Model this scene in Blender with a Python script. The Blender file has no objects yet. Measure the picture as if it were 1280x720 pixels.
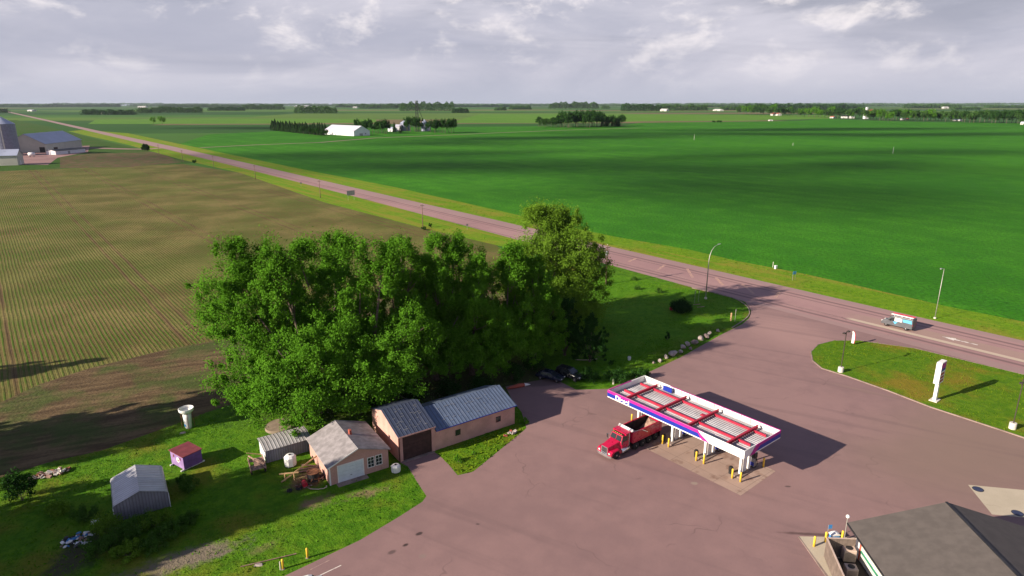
EXPO = .92
HAZE = 1.8e-5
import bpy, bmesh, math, random
import numpy as np
from mathutils import Vector, Matrix
C = bpy.context.scene.collection
R = math.radians
rnd = random.Random(11)
# ------------------------------------------------------------------ camera model (photo 1280x720)
F, YH, CX, CY, H = 807.0, 129.5, 640.0, 360.0, 43.0
TH = math.atan((CY-YH)/F); CT, ST = math.cos(TH), math.sin(TH)
def at(x, y, z=0.0):
    u, v = (x-CX)/F, (CY-y)/F
    dz = -ST+v*CT; t = (z-H)/dz
    return (u*t, (CT+v*ST)*t)
UX, UY = math.cos(R(-51)), math.sin(R(-51)); NX, NY = -UY, UX      # road / forecourt frame
def W(s, n): return (-s*UX+n*NX, -s*UY+n*NY)                        # s runs away along the highway
def SN(x, y): return (-(x*UX+y*UY), x*NX+y*NY)

# ------------------------------------------------------------------ node helpers
MATS = {}
def newmat(name):
    m = bpy.data.materials.new(name); m.use_nodes = True
    nt = m.node_tree; b = nt.nodes['Principled BSDF']; MATS[name] = m
    return m, nt, b
def N(nt, t, **kw):
    n = nt.nodes.new(t)
    for k, v in kw.items():
        if k.startswith('i_'): n.inputs[int(k[2:])].default_value = v
        else: setattr(n, k, v)
    return n
def L(nt, a, b): nt.links.new(a, b)
def val(nt, op, a, b=None, c=None):
    n = nt.nodes.new('ShaderNodeMath'); n.operation = op
    for i, v in enumerate((a, b, c)):
        if v is None: continue
        if isinstance(v, (int, float)): n.inputs[i].default_value = v
        else: L(nt, v, n.inputs[i])
    return n.outputs[0]
def sstep(nt, x, lo, hi):
    n = nt.nodes.new('ShaderNodeMapRange'); n.interpolation_type = 'SMOOTHSTEP'
    L(nt, x, n.inputs[0]); n.inputs[1].default_value = lo; n.inputs[2].default_value = hi
    return n.outputs[0]
def mix(nt, f, a, b, mode='MIX'):
    n = nt.nodes.new('ShaderNodeMix'); n.data_type = 'RGBA'; n.blend_type = mode
    for i, v in ((0, f), (6, a), (7, b)):
        if isinstance(v, (int, float)): n.inputs[i].default_value = v
        elif isinstance(v, tuple): n.inputs[i].default_value = (*v[:3], 1)
        else: L(nt, v, n.inputs[i])
    return n.outputs[2]
def noise(nt, vec, scale, detail=4, rough=.55, off=0.0, dist=0.0):
    n = nt.nodes.new('ShaderNodeTexNoise'); n.inputs['Scale'].default_value = scale
    n.inputs['Detail'].default_value = detail; n.inputs['Roughness'].default_value = rough
    n.inputs['Distortion'].default_value = dist
    if off:
        a = nt.nodes.new('ShaderNodeVectorMath'); a.inputs[1].default_value = (off, off*.7, off*.3); L(nt, vec, a.inputs[0]); vec = a.outputs[0]
    L(nt, vec, n.inputs['Vector']); return n.outputs[0]
def geo(nt): return nt.nodes.new('ShaderNodeNewGeometry').outputs['Position']
def vscale(nt, vec, s):
    a = nt.nodes.new('ShaderNodeVectorMath'); a.operation = 'MULTIPLY'; a.inputs[1].default_value = s; L(nt, vec, a.inputs[0]); return a.outputs[0]
def dot(nt, vec, d):
    a = nt.nodes.new('ShaderNodeVectorMath'); a.operation = 'DOT_PRODUCT'; a.inputs[1].default_value = d; L(nt, vec, a.inputs[0]); return a.outputs['Value']
def rotv(nt, vec, ang, s=(1, 1, 1)):
    m = nt.nodes.new('ShaderNodeMapping'); m.vector_type = 'POINT'
    m.inputs['Rotation'].default_value = (0, 0, ang); m.inputs['Scale'].default_value = s; L(nt, vec, m.inputs[0]); return m.outputs[0]
def bump(nt, b, h, strength=.5, dist=.05):
    n = nt.nodes.new('ShaderNodeBump'); n.inputs['Strength'].default_value = strength; n.inputs['Distance'].default_value = dist
    L(nt, h, n.inputs['Height']); L(nt, n.outputs[0], b.inputs['Normal'])

def plain(name, col, rough=.6, metal=0.0, var=.18, scale=1.6, dirt=None, spec=.4, bmp=0.0):
    """a painted / cast surface with mottling and a little wear, in object coordinates"""
    m, nt, b = newmat(name)
    tc = nt.nodes.new('ShaderNodeTexCoord').outputs['Object']
    n1 = noise(nt, tc, scale, 6); n2 = noise(nt, tc, scale*9, 3, off=7)
    k = sstep(nt, n1, .3, .7)
    c = mix(nt, k, tuple(v*(1-var) for v in col), tuple(min(1, v*(1+var)) for v in col))
    d = dirt or tuple(v*.45+.02 for v in col)
    c = mix(nt, val(nt, 'MULTIPLY', sstep(nt, n2, .58, .78), .5), c, d)
    L(nt, c, b.inputs['Base Color'])
    b.inputs['Metallic'].default_value = metal; b.inputs['Specular IOR Level'].default_value = spec
    L(nt, val(nt, 'ADD', val(nt, 'MULTIPLY', n1, .25), rough-.12), b.inputs['Roughness'])
    if bmp: bump(nt, b, n2, bmp, .02)
    return m
def ribbed(name, col, axis='X', pitch=.3, rough=.45, metal=.35, streak=(.30, .2, .16), amt=.35, depth=.03):
    """corrugated sheet: ribs by bump and by shading put into the colour, across one object axis, dirt streaks along them"""
    m, nt, b = newmat(name)
    tc = nt.nodes.new('ShaderNodeTexCoord').outputs['Object']
    ax = {'X': (1, 0, 0), 'Y': (0, 1, 0), 'Z': (0, 0, 1)}[axis]
    x = dot(nt, tc, ax)
    w = val(nt, 'SINE', val(nt, 'MULTIPLY', x, 2*math.pi/pitch))
    rib = sstep(nt, w, .2, .9)
    st = tuple(4.0 if a else .35 for a in ax)
    n1 = noise(nt, vscale(nt, tc, st), 1.2, 5); n2 = noise(nt, tc, .8, 4, off=3)
    c = mix(nt, sstep(nt, n2, .3, .7), tuple(v*.88 for v in col), tuple(min(1, v*1.12) for v in col))
    c = mix(nt, val(nt, 'MULTIPLY', sstep(nt, n1, .5, .75), amt), c, streak)
    c = mix(nt, val(nt, 'MULTIPLY', rib, .55), c, tuple(v*.45 for v in col))  # rib shading darkened into the base colour so the corrugation shows
    L(nt, c, b.inputs['Base Color']); b.inputs['Metallic'].default_value = metal
    L(nt, val(nt, 'ADD', val(nt, 'MULTIPLY', n1, .3), rough-.15), b.inputs['Roughness'])
    bump(nt, b, rib, .8, depth)
    return m
def glassm(name, col=(.02, .025, .03), rough=.08):
    m, nt, b = newmat(name)
    b.inputs['Base Color'].default_value = (*col, 1); b.inputs['Roughness'].default_value = rough
    b.inputs['Specular IOR Level'].default_value = .7
    return m
def block_wall(name, col, mortar, bw=.4, bh=.2):
    """painted concrete block, courses along object Z"""
    m, nt, b = newmat(name)
    tc = nt.nodes.new('ShaderNodeTexCoord').outputs['Object']
    x = val(nt, 'ADD', dot(nt, tc, (1, 0, 0)), dot(nt, tc, (0, 1, 0))); z = dot(nt, tc, (0, 0, 1))
    cb = nt.nodes.new('ShaderNodeCombineXYZ'); L(nt, x, cb.inputs[0]); L(nt, z, cb.inputs[1])
    br = nt.nodes.new('ShaderNodeTexBrick'); L(nt, cb.outputs[0], br.inputs['Vector'])
    br.inputs['Scale'].default_value = 1; br.inputs['Brick Width'].default_value = bw; br.inputs['Row Height'].default_value = bh
    br.inputs['Mortar Size'].default_value = .012; br.inputs['Mortar Smooth'].default_value = .3
    br.inputs['Color1'].default_value = (*col, 1); br.inputs['Color2'].default_value = (*[v*.92 for v in col], 1); br.inputs['Mortar'].default_value = (*mortar, 1)
    n1 = noise(nt, tc, .9, 6); n2 = noise(nt, vscale(nt, tc, (3, 3, .5)), 1.3, 5, off=4)
    c = mix(nt, val(nt, 'MULTIPLY', sstep(nt, n1, .45, .75), .3), br.outputs[0], tuple(v*.6 for v in col))
    c = mix(nt, val(nt, 'MULTIPLY', sstep(nt, n2, .55, .8), .35), c, (.2, .13, .1))
    L(nt, c, b.inputs['Base Color']); b.inputs['Roughness'].default_value = .85
    bump(nt, b, br.outputs['Fac'], -.3, .01)
    return m

# ------------------------------------------------------------------ mesh builder
class MB:
    def __init__(s): s.v = []; s.f = []; s.m = []; s.T = Matrix.Identity(4); s.cur = 0; s.mats = []; s.sm = []; s.smooth = False
    def mat(s, name):
        if name not in s.mats: s.mats.append(name)
        s.cur = s.mats.index(name); return s
    def at(s, x=0, y=0, z=0, rz=0, rx=0, ry=0):
        s.T = Matrix.Translation((x, y, z)) @ Matrix.Rotation(rz, 4, 'Z') @ Matrix.Rotation(ry, 4, 'Y') @ Matrix.Rotation(rx, 4, 'X'); return s
    def add(s, vs, fs):
        o = len(s.v); s.v += [tuple(s.T @ Vector(p)) for p in vs]
        for f in fs: s.f.append(tuple(i+o for i in f)); s.m.append(s.cur); s.sm.append(s.smooth)
        return s
    def box(s, x0, x1, y0, y1, z0, z1):
        v = [(x0, y0, z0), (x1, y0, z0), (x1, y1, z0), (x0, y1, z0), (x0, y0, z1), (x1, y0, z1), (x1, y1, z1), (x0, y1, z1)]
        return s.add(v, [(0, 3, 2, 1), (4, 5, 6, 7), (0, 1, 5, 4), (1, 2, 6, 5), (2, 3, 7, 6), (3, 0, 4, 7)])
    def cbox(s, x0, x1, y0, y1, z0, z1, c=.03):
        """box with every edge chamfered"""
        v = []; idx = {}
        for i, X in enumerate((x0, x1)):
            for j, Y in enumerate((y0, y1)):
                for k, Z in enumerate((z0, z1)):
                    sx, sy, sz = (1, -1)[i]*c, (1, -1)[j]*c, (1, -1)[k]*c
                    for a, p in enumerate(((X, Y+sy, Z+sz), (X+sx, Y, Z+sz), (X+sx, Y+sy, Z))): idx[i, j, k, a] = len(v); v.append(p)
        bm = bmesh.new(); [bm.verts.new(p) for p in v]; bmesh.ops.convex_hull(bm, input=bm.verts)
        bm.verts.index_update(); vs = [tuple(q.co) for q in bm.verts]; fs = [tuple(q.index for q in f.verts) for f in bm.faces]; bm.free()
        return s.add(vs, fs)
    def hull(s, pts):
        bm = bmesh.new(); [bm.verts.new(p) for p in pts]; r = bmesh.ops.convex_hull(bm, input=bm.verts)
        bm.verts.index_update(); vs = [tuple(q.co) for q in bm.verts]; fs = [tuple(q.index for q in f.verts) for f in bm.faces]; bm.free()
        return s.add(vs, fs)
    def prism(s, poly, z0, z1):
        n = len(poly); v = [(p[0], p[1], z0) for p in poly]+[(p[0], p[1], z1) for p in poly]
        f = [tuple(range(n-1, -1, -1)), tuple(range(n, 2*n))]+[(i, (i+1) % n, n+(i+1) % n, n+i) for i in range(n)]
        return s.add(v, f)
    def slab(s, quad, t):
        """quad/poly of 3-D points thickened downwards by t"""
        n = len(quad); v = [tuple(p) for p in quad]+[(p[0], p[1], p[2]-t) for p in quad]
        f = [tuple(range(n)), tuple(range(2*n-1, n-1, -1))]+[(i, n+i, n+(i+1) % n, (i+1) % n) for i in range(n)]
        return s.add(v, f)
    def extr(s, prof, y0, y1):
        """profile in local x,z extruded along y"""
        n = len(prof); v = [(p[0], y0, p[1]) for p in prof]+[(p[0], y1, p[1]) for p in prof]
        f = [tuple(range(n)), tuple(range(2*n-1, n-1, -1))]+[(i, n+i, n+(i+1) % n, (i+1) % n) for i in range(n)]
        return s.add(v, f)
    def tube(s, pts, rad, n=8, cap=True):
        pts = [Vector(p) for p in pts]; k = len(pts)
        if isinstance(rad, (int, float)): rad = [rad]*k
        vs = []; up = None
        for i, p in enumerate(pts):
            d = (pts[min(i+1, k-1)]-pts[max(i-1, 0)]).normalized()
            if up is None: up = Vector((0, 0, 1)) if abs(d.z) < .9 else Vector((1, 0, 0))
            a = d.cross(up).normalized(); b = d.cross(a).normalized(); up = -b if abs(d.dot(b)) < .9 else up
            up = b.cross(d)*0+up
            for j in range(n):
                t = 2*math.pi*j/n; vs.append(tuple(p+(a*math.cos(t)+b*math.sin(t))*rad[i]))
        fs = [(i*n+j, i*n+(j+1) % n, (i+1)*n+(j+1) % n, (i+1)*n+j) for i in range(k-1) for j in range(n)]
        if cap: fs += [tuple(range(n-1, -1, -1)), tuple(range((k-1)*n, k*n))]
        return s.add(vs, fs)
    def lathe(s, prof, n=20):
        """profile of (r,z) turned about local z"""
        k = len(prof); vs = [(r*math.cos(2*math.pi*j/n), r*math.sin(2*math.pi*j/n), z) for r, z in prof for j in range(n)]
        fs = [(i*n+j, i*n+(j+1) % n, (i+1)*n+(j+1) % n, (i+1)*n+j) for i in range(k-1) for j in range(n)]
        fs += [tuple(range(n-1, -1, -1)), tuple(range((k-1)*n, k*n))]
        return s.add(vs, fs)
    def build(s, name, parent=None, mats=None, bevel=0.0, loc=None):
        me = bpy.data.meshes.new(name); me.from_pydata(s.v, [], s.f); me.validate()
        for m in (mats or s.mats): me.materials.append(MATS[m])
        if len(me.polygons) == len(s.m):
            me.polygons.foreach_set('material_index', s.m); me.polygons.foreach_set('use_smooth', s.sm)
        bm = bmesh.new(); bm.from_mesh(me); bmesh.ops.recalc_face_normals(bm, faces=bm.faces); bm.to_mesh(me); bm.free()
        o = bpy.data.objects.new(name, me); C.objects.link(o)
        if parent: o.parent = parent
        if loc: o.location = loc
        if bevel:
            b = o.modifiers.new('edge', 'BEVEL'); b.width = bevel; b.segments = 2; b.limit_method = 'ANGLE'; b.angle_limit = R(40)
        return o
def tag(o, label=None, cat=None, group=None, kind=None):
    for k, v in (('label', label), ('category', cat), ('group', group), ('kind', kind)):
        if v: o[k] = v
    return o
def empty(name, loc=(0, 0, 0), rz=0, label=None, cat=None, group=None):
    o = bpy.data.objects.new(name, None); C.objects.link(o); o.empty_display_size = .2
    o.location = (*loc[:2], loc[2] if len(loc) > 2 else 0); o.rotation_euler = (0, 0, rz)
    return tag(o, label, cat, group)
def copy_tree(o, parent=None):
    c = o.copy(); C.objects.link(c); c.parent = parent
    for ch in list(o.children): copy_tree(ch, c)
    return c
def text_mesh(name, body, size, mat, parent, loc, rot, ext=.01, bold=.0, align='LEFT'):
    cu = bpy.data.curves.new('t', 'FONT'); cu.body = body; cu.size = size; cu.extrude = ext; cu.offset = bold; cu.align_x = align
    to = bpy.data.objects.new('t', cu); C.objects.link(to); bpy.context.view_layer.update()
    me = bpy.data.meshes.new_from_object(to.evaluated_get(bpy.context.evaluated_depsgraph_get()))
    bpy.data.objects.remove(to); me.materials.clear(); me.materials.append(MATS[mat])
    o = bpy.data.objects.new(name, me); C.objects.link(o); o.parent = parent; o.location = loc; o.rotation_euler = rot
    return o
def sheet(name, poly, z, mat, sub=None):
    """flat ground sheet of a (possibly concave) polygon"""
    bm = bmesh.new(); vs = [bm.verts.new((p[0], p[1], z)) for p in poly]
    es = [bm.edges.new((vs[i], vs[(i+1) % len(vs)])) for i in range(len(vs))]
    bmesh.ops.triangle_fill(bm, edges=es, use_beauty=True)
    bmesh.ops.recalc_face_normals(bm, faces=bm.faces)
    for f in bm.faces:
        if f.normal.z < 0: f.normal_flip()
    me = bpy.data.meshes.new(name); bm.to_mesh(me); bm.free(); me.materials.append(MATS[mat])
    o = bpy.data.objects.new(name, me); C.objects.link(o); o['kind'] = 'structure'; return o
def kerbed(name, poly, z0, z1, mat_top, mat_kerb, kw=.18):
    """raised bed: a kerb ring round a planted top; poly counter-clockwise or not"""
    n = len(poly); P = [Vector((p[0], p[1])) for p in poly]
    area = sum(P[i].x*P[(i+1) % n].y-P[(i+1) % n].x*P[i].y for i in range(n)); sg = 1 if area > 0 else -1
    ins = []
    for i in range(n):
        a, b, c = P[i-1], P[i], P[(i+1) % n]; d1 = (b-a).normalized(); d2 = (c-b).normalized()
        n1 = Vector((-d1.y, d1.x))*sg; n2 = Vector((-d2.y, d2.x))*sg; m = (n1+n2).normalized(); k = max(.4, m.dot(n1)); ins.append(b+m*(kw/k))
    mb = MB().mat(mat_kerb)
    for i in range(n):
        j = (i+1) % n
        mb.add([(*P[i], z0), (*P[j], z0), (*P[j], z1), (*P[i], z1), (*ins[i], z1), (*ins[j], z1), (*ins[i], z0), (*ins[j], z0)], [(0, 1, 2, 3), (3, 2, 5, 4), (4, 5, 7, 6)])
    k = mb.build(name+'_kerb'); k['kind'] = 'structure'
    return sheet(name, [tuple(p) for p in ins], z1-.03, mat_top)
def smooth_poly(pts, it=2, closed=True):
    for _ in range(it):
        q = []; n = len(pts)
        for i in range(n if closed else n-1):
            a, b = pts[i], pts[(i+1) % n]
            q += [(a[0]*.75+b[0]*.25, a[1]*.75+b[1]*.25), (a[0]*.25+b[0]*.75, a[1]*.25+b[1]*.75)]
        pts = q if closed else [pts[0]]+q+[pts[-1]]
    return pts
# ------------------------------------------------------------------ sun, sky, camera, haze
SUN_AZ, SUN_EL = 26.0, 22.0                                            # direction the light travels, height
LD = Vector((math.cos(R(SUN_AZ))*math.cos(R(SUN_EL)), math.sin(R(SUN_AZ))*math.cos(R(SUN_EL)), -math.sin(R(SUN_EL))))
sc = bpy.context.scene
sun = bpy.data.lights.new('sun', 'SUN'); sun.energy = 5.0; sun.angle = R(.5); sun.color = (1, .87, .70)
so = bpy.data.objects.new('sun', sun); C.objects.link(so); so.rotation_euler = LD.to_track_quat('-Z', 'Y').to_euler()
w = bpy.data.worlds.new('World'); sc.world = w; w.use_nodes = True
nt = w.node_tree; bg = nt.nodes['Background']; bg.inputs[1].default_value = .1
sky = N(nt, 'ShaderNodeTexSky', sky_type='NISHITA', sun_disc=False, sun_elevation=R(SUN_EL), sun_rotation=math.atan2(-LD.x, -LD.y), air_density=1.0, dust_density=1.0, ozone_density=2.0)
tc = nt.nodes.new('ShaderNodeTexCoord').outputs['Generated']
dz = dot(nt, tc, (0, 0, 1))
hgt = val(nt, 'ADD', val(nt, 'MAXIMUM', dz, 0.0), .09)
pv = nt.nodes.new('ShaderNodeVectorMath'); pv.operation = 'DIVIDE'; L(nt, tc, pv.inputs[0])
cb = nt.nodes.new('ShaderNodeCombineXYZ'); [L(nt, hgt, cb.inputs[i]) for i in range(3)]; L(nt, cb.outputs[0], pv.inputs[1])
P = pv.outputs[0]
Ps = vscale(nt, tc, (2.2, 2.2, 8.0))
n1 = noise(nt, Ps, 1.15, 7, .56, off=3.1, dist=.5)
n2 = noise(nt, vscale(nt, tc, (6, 6, 12.5)), 1.9, 8, .6, off=17, dist=.25)
n3 = noise(nt, vscale(nt, tc, (1.3, 1.3, 11.0)), 1.3, 6, .58, off=23.5, dist=.5)
mass = sstep(nt, n1, .34, .64)
puff = sstep(nt, val(nt, 'ADD', val(nt, 'MULTIPLY', n2, .75), val(nt, 'MULTIPLY', n1, .35)), .55, .73)
dark = sstep(nt, n3, .44, .66)
lowf = sstep(nt, dz, 0.0, .17)
c0 = mix(nt, mass, (2.55, 2.6, 3.15), (3.6, 3.5, 3.95))
c0 = mix(nt, val(nt, 'MULTIPLY', dark, val(nt, 'MULTIPLY', lowf, .9)), c0, (1.75, 1.85, 2.3))
c0 = mix(nt, val(nt, 'MULTIPLY', puff, val(nt, 'ADD', val(nt, 'MULTIPLY', lowf, .75), .12)), c0, (6.3, 5.8, 5.65))
c0 = mix(nt, sstep(nt, dz, .055, -.01), c0, (2.75, 2.85, 3.4))
# the cloud deck thins out overhead, so the zenith is open sky
cover = val(nt, 'SUBTRACT', 1.0, val(nt, 'MULTIPLY', sstep(nt, dz, .22, .55), .86))
skc = mix(nt, 1.0, sky.outputs[0], (.42, .42, .55), 'MULTIPLY')
L(nt, mix(nt, cover, skc, c0), bg.inputs[0])
cam = bpy.data.cameras.new('camera'); co = bpy.data.objects.new('camera', cam); C.objects.link(co); sc.camera = co
cam.sensor_width = 36; cam.lens = 36*F/1280; cam.clip_end = 60000; cam.clip_start = .5
co.location = (0, 0, H); co.rotation_euler = (math.pi/2-TH, 0, 0)
vs = sc.view_settings; vs.view_transform = 'Standard'; vs.look = 'None'; vs.gamma = 1; vs.use_curve_mapping = False; vs.exposure = EXPO
sc.cycles.max_bounces = 5; sc.cycles.diffuse_bounces = 2; sc.cycles.glossy_bounces = 2; sc.cycles.transmission_bounces = 3; sc.cycles.volume_bounces = 0
sc.cycles.sample_clamp_indirect = 3; sc.cycles.use_denoising = True
hm = bpy.data.materials.new('haze'); hm.use_nodes = True; hn = hm.node_tree; hn.nodes.remove(hn.nodes['Principled BSDF'])
pvn = hn.nodes.new('ShaderNodeVolumePrincipled'); pvn.inputs['Color'].default_value = (.72, .82, 1, 1); pvn.inputs['Density'].default_value = HAZE; pvn.inputs['Anisotropy'].default_value = .2
L(hn, pvn.outputs[0], hn.nodes['Material Output'].inputs['Volume']); MATS['haze'] = hm
if HAZE > 0:
    tag(MB().mat('haze').box(-15500, 15500, -2000, 15500, -1.2, 68).build('haze'), kind='stuff')

# ------------------------------------------------------------------ ground materials
def ellipse(nt, p, c, az, ra, rb):
    a = R(az); dx = (math.cos(a)/ra, math.sin(a)/ra, 0); dy = (-math.sin(a)/rb, math.cos(a)/rb, 0)
    u = val(nt, 'SUBTRACT', dot(nt, p, dx), c[0]*dx[0]+c[1]*dx[1]); v = val(nt, 'SUBTRACT', dot(nt, p, dy), c[0]*dy[0]+c[1]*dy[1])
    return val(nt, 'SQRT', val(nt, 'ADD', val(nt, 'MULTIPLY', u, u), val(nt, 'MULTIPLY', v, v)))
def patch(nt, base, p, wob, c, az, ra, rb, col, amt=1.0, soft=.45, k=1.2):
    d = val(nt, 'ADD', ellipse(nt, p, c, az, ra, rb), val(nt, 'MULTIPLY', val(nt, 'SUBTRACT', wob, .5), k))
    return mix(nt, val(nt, 'MULTIPLY', sstep(nt, d, 1.0, 1.0-soft), amt), base, col)

# base land: patchwork of distant fields
m, nt, b = newmat('farmland'); p = geo(nt); q = rotv(nt, p, R(-8))
def cell(q, sx, sy, off):
    fl = nt.nodes.new('ShaderNodeVectorMath'); fl.operation = 'FLOOR'
    s = nt.nodes.new('ShaderNodeVectorMath'); s.operation = 'MULTIPLY_ADD'; s.inputs[1].default_value = (1/sx, 1/sy, 0); s.inputs[2].default_value = (off, off*1.3, 0)
    L(nt, q, s.inputs[0]); L(nt, s.outputs[0], fl.inputs[0]); wn = nt.nodes.new('ShaderNodeTexWhiteNoise'); L(nt, fl.outputs[0], wn.inputs['Vector']); return wn.outputs['Value']
r1 = cell(q, 1500, 420, .37)
cr = nt.nodes.new('ShaderNodeValToRGB'); cr.color_ramp.interpolation = 'CONSTANT'; L(nt, r1, cr.inputs[0])
for i, (pos, col) in enumerate(((0, (.028, .095, .016)), (.3, (.055, .15, .02)), (.5, (.035, .12, .018)), (.68, (.10, .18, .03)), (.82, (.02, .07, .015)), (.93, (.17, .13, .07)))):
    e = cr.color_ramp.elements[i] if i < 2 else cr.color_ramp.elements.new(pos); e.position = pos; e.color = (*col, 1)
n1 = noise(nt, vscale(nt, p, (1, 1, 0)), .004, 5)
c = mix(nt, val(nt, 'MULTIPLY', sstep(nt, n1, .35, .7), .35), cr.outputs[0], (.05, .10, .03))
L(nt, c, b.inputs['Base Color']); b.inputs['Roughness'].default_value = .95; b.inputs['Specular IOR Level'].default_value = .1

def cropmat(name, lo, hi, gap, rows=.76, rowamt=.3):
    m, nt, b = newmat(name); p = geo(nt)
    n1 = noise(nt, p, .010, 4, off=2); n2 = noise(nt, p, 1.05, 3, .6); n3 = noise(nt, p, .09, 4, off=9)
    nd = dot(nt, p, (NX, NY, 0)); q = rotv(nt, p, R(51))
    n4 = noise(nt, vscale(nt, q, (.006, .12, 0)), 1.0, 3, off=5)                     # drilling passes, long along the rows
    r = sstep(nt, val(nt, 'SINE', val(nt, 'MULTIPLY', nd, 2*math.pi/rows)), -.9, .7)
    c = mix(nt, sstep(nt, val(nt, 'ADD', val(nt, 'MULTIPLY', n1, .5), val(nt, 'MULTIPLY', n3, .5)), .38, .62), lo, hi)
    c = mix(nt, val(nt, 'MULTIPLY', sstep(nt, n4, .4, .65), .4), c, tuple(v*.75 for v in lo))
    c = mix(nt, val(nt, 'MULTIPLY', sstep(nt, n2, .60, .36), .62), c, gap)
    c = mix(nt, val(nt, 'MULTIPLY', val(nt, 'SUBTRACT', 1.0, r), rowamt), c, gap)
    L(nt, c, b.inputs['Base Color']); b.inputs['Roughness'].default_value = .9; b.inputs['Specular IOR Level'].default_value = .12
    bump(nt, b, val(nt, 'ADD', n2, val(nt, 'MULTIPLY', r, .3)), .9, .35)
cropmat('crop_green', (.034, .190, .005), (.066, .275, .008), (.018, .09, .003))
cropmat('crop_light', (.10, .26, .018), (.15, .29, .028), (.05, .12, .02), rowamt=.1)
cropmat('crop_brown', (.17, .13, .07), (.2, .15, .08), (.1, .08, .05), rowamt=.1)

# young crop in brown soil
m, nt, b = newmat('young_crop_soil'); p = geo(nt)
n0 = noise(nt, p, .012, 4, off=4); n1 = noise(nt, p, .05, 5, off=1); n2 = noise(nt, p, 1.4, 4, off=2); n3 = noise(nt, p, 5, 2, off=8)
wob = val(nt, 'MULTIPLY', val(nt, 'SUBTRACT', noise(nt, p, .05, 2, off=12), .5), .5)
nd = val(nt, 'ADD', dot(nt, p, (NX, NY, 0)), wob)
row = val(nt, 'SINE', val(nt, 'MULTIPLY', nd, 2*math.pi/.72)); ng = noise(nt, vscale(nt, rotv(nt, p, R(51)), (.18, 1.4, 0)), 1.0, 4, .65, off=33)
pl = sstep(nt, val(nt, 'ADD', row, val(nt, 'MULTIPLY', n3, .8)), .35, .95)
soil = mix(nt, sstep(nt, n1, .35, .68), (.118, .090, .032), (.20, .158, .06)); soil = mix(nt, val(nt, 'MULTIPLY', sstep(nt, n2, .45, .7), .4), soil, (.08, .048, .028))
dens = sstep(nt, val(nt, 'ADD', val(nt, 'MULTIPLY', n0, .6), val(nt, 'MULTIPLY', n1, .4)), .66, .36)
nearf = val(nt, 'ADD', val(nt, 'MULTIPLY', dens, .75), .34)
tr = 0
leafc = mix(nt, n2, (.045, .10, .010), (.085, .145, .016))
amt = val(nt, 'MULTIPLY', val(nt, 'MULTIPLY', pl, nearf), sstep(nt, ng, .30, .58))
weed = val(nt, 'MULTIPLY', sstep(nt, noise(nt, p, .03, 6, .65, off=51), .38, .62), .85)
amt = val(nt, 'MAXIMUM', amt, val(nt, 'MULTIPLY', weed, n2))
# wheel tracks of the sprayer: every 29 m, two bare strips
md = val(nt, 'MODULO', val(nt, 'ADD', nd, 1000), 29.0)
t1 = sstep(nt, val(nt, 'ABSOLUTE', val(nt, 'SUBTRACT', md, 9.0)), .55, .2); t2 = sstep(nt, val(nt, 'ABSOLUTE', val(nt, 'SUBTRACT', md, 12.2)), .55, .2)
trk = val(nt, 'MAXIMUM', t1, t2)
amt = val(nt, 'MULTIPLY', amt, val(nt, 'SUBTRACT', 1.0, val(nt, 'MULTIPLY', trk, .9)))
c = mix(nt, amt, soil, leafc)
c = mix(nt, val(nt, 'MULTIPLY', val(nt, 'MULTIPLY', trk, .45), sstep(nt, noise(nt, p, .05, 4, off=61), .38, .55)), c, (.09, .04, .035))
L(nt, c, b.inputs['Base Color']); b.inputs['Roughness'].default_value = .95; b.inputs['Specular IOR Level'].default_value = .1
bump(nt, b, val(nt, 'ADD', val(nt, 'MULTIPLY', pl, .6), n2), .8, .18)

m, nt, b = newmat('headland'); p = geo(nt)
q = rotv(nt, p, R(-22)); n1 = noise(nt, vscale(nt, q, (.12, .8, 0)), 1, 5, off=3); n2 = noise(nt, p, .13, 5); n3 = noise(nt, p, 2.2, 4, off=8)
c = mix(nt, sstep(nt, n1, .36, .64), (.085, .056, .032), (.165, .114, .062)); c = mix(nt, val(nt, 'MULTIPLY', sstep(nt, n2, .42, .62), .7), c, (.05, .095, .018))
c = mix(nt, val(nt, 'MULTIPLY', sstep(nt, n3, .5, .7), .4), c, (.05, .035, .02))
L(nt, c, b.inputs['Base Color']); b.inputs['Roughness'].default_value = .95; b.inputs['Specular IOR Level'].default_value = .1; bump(nt, b, val(nt, 'ADD', n1, n3), .8, .15)

def grassmat(name, lo, hi, dry, dryamt=.5, extra=None, sc1=.12, streak=None):
    m, nt, b = newmat(name); p = geo(nt)
    n1 = noise(nt, p, sc1, 5, .6, off=2); n2 = noise(nt, p, .9, 5, .62, off=6); n3 = noise(nt, p, 5.5, 3, .6, off=1); n4 = noise(nt, p, .045, 4, off=14)
    c = mix(nt, sstep(nt, n2, .33, .68), lo, hi)
    d = val(nt, 'MULTIPLY', sstep(nt, val(nt, 'ADD', val(nt, 'MULTIPLY', n1, .6), val(nt, 'MULTIPLY', n4, .4)), .5, .64), dryamt)
    c = mix(nt, d, c, dry)
    if streak:
        q = rotv(nt, p, R(51)); n5 = noise(nt, vscale(nt, q, (.02, .45, 0)), 1, 4, off=5)
        c = mix(nt, val(nt, 'MULTIPLY', sstep(nt, n5, .46, .62), .75), c, streak)
    c = mix(nt, val(nt, 'MULTIPLY', sstep(nt, n3, .6, .38), .35), c, tuple(v*.5 for v in lo))
    if extra: c = extra(nt, c, p, n1, n2, n3)
    L(nt, c, b.inputs['Base Color']); b.inputs['Roughness'].default_value = .95; b.inputs['Specular IOR Level'].default_value = .1
    bump(nt, b, val(nt, 'ADD', n3, val(nt, 'MULTIPLY', n2, 1.5)), .8, .12)
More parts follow.
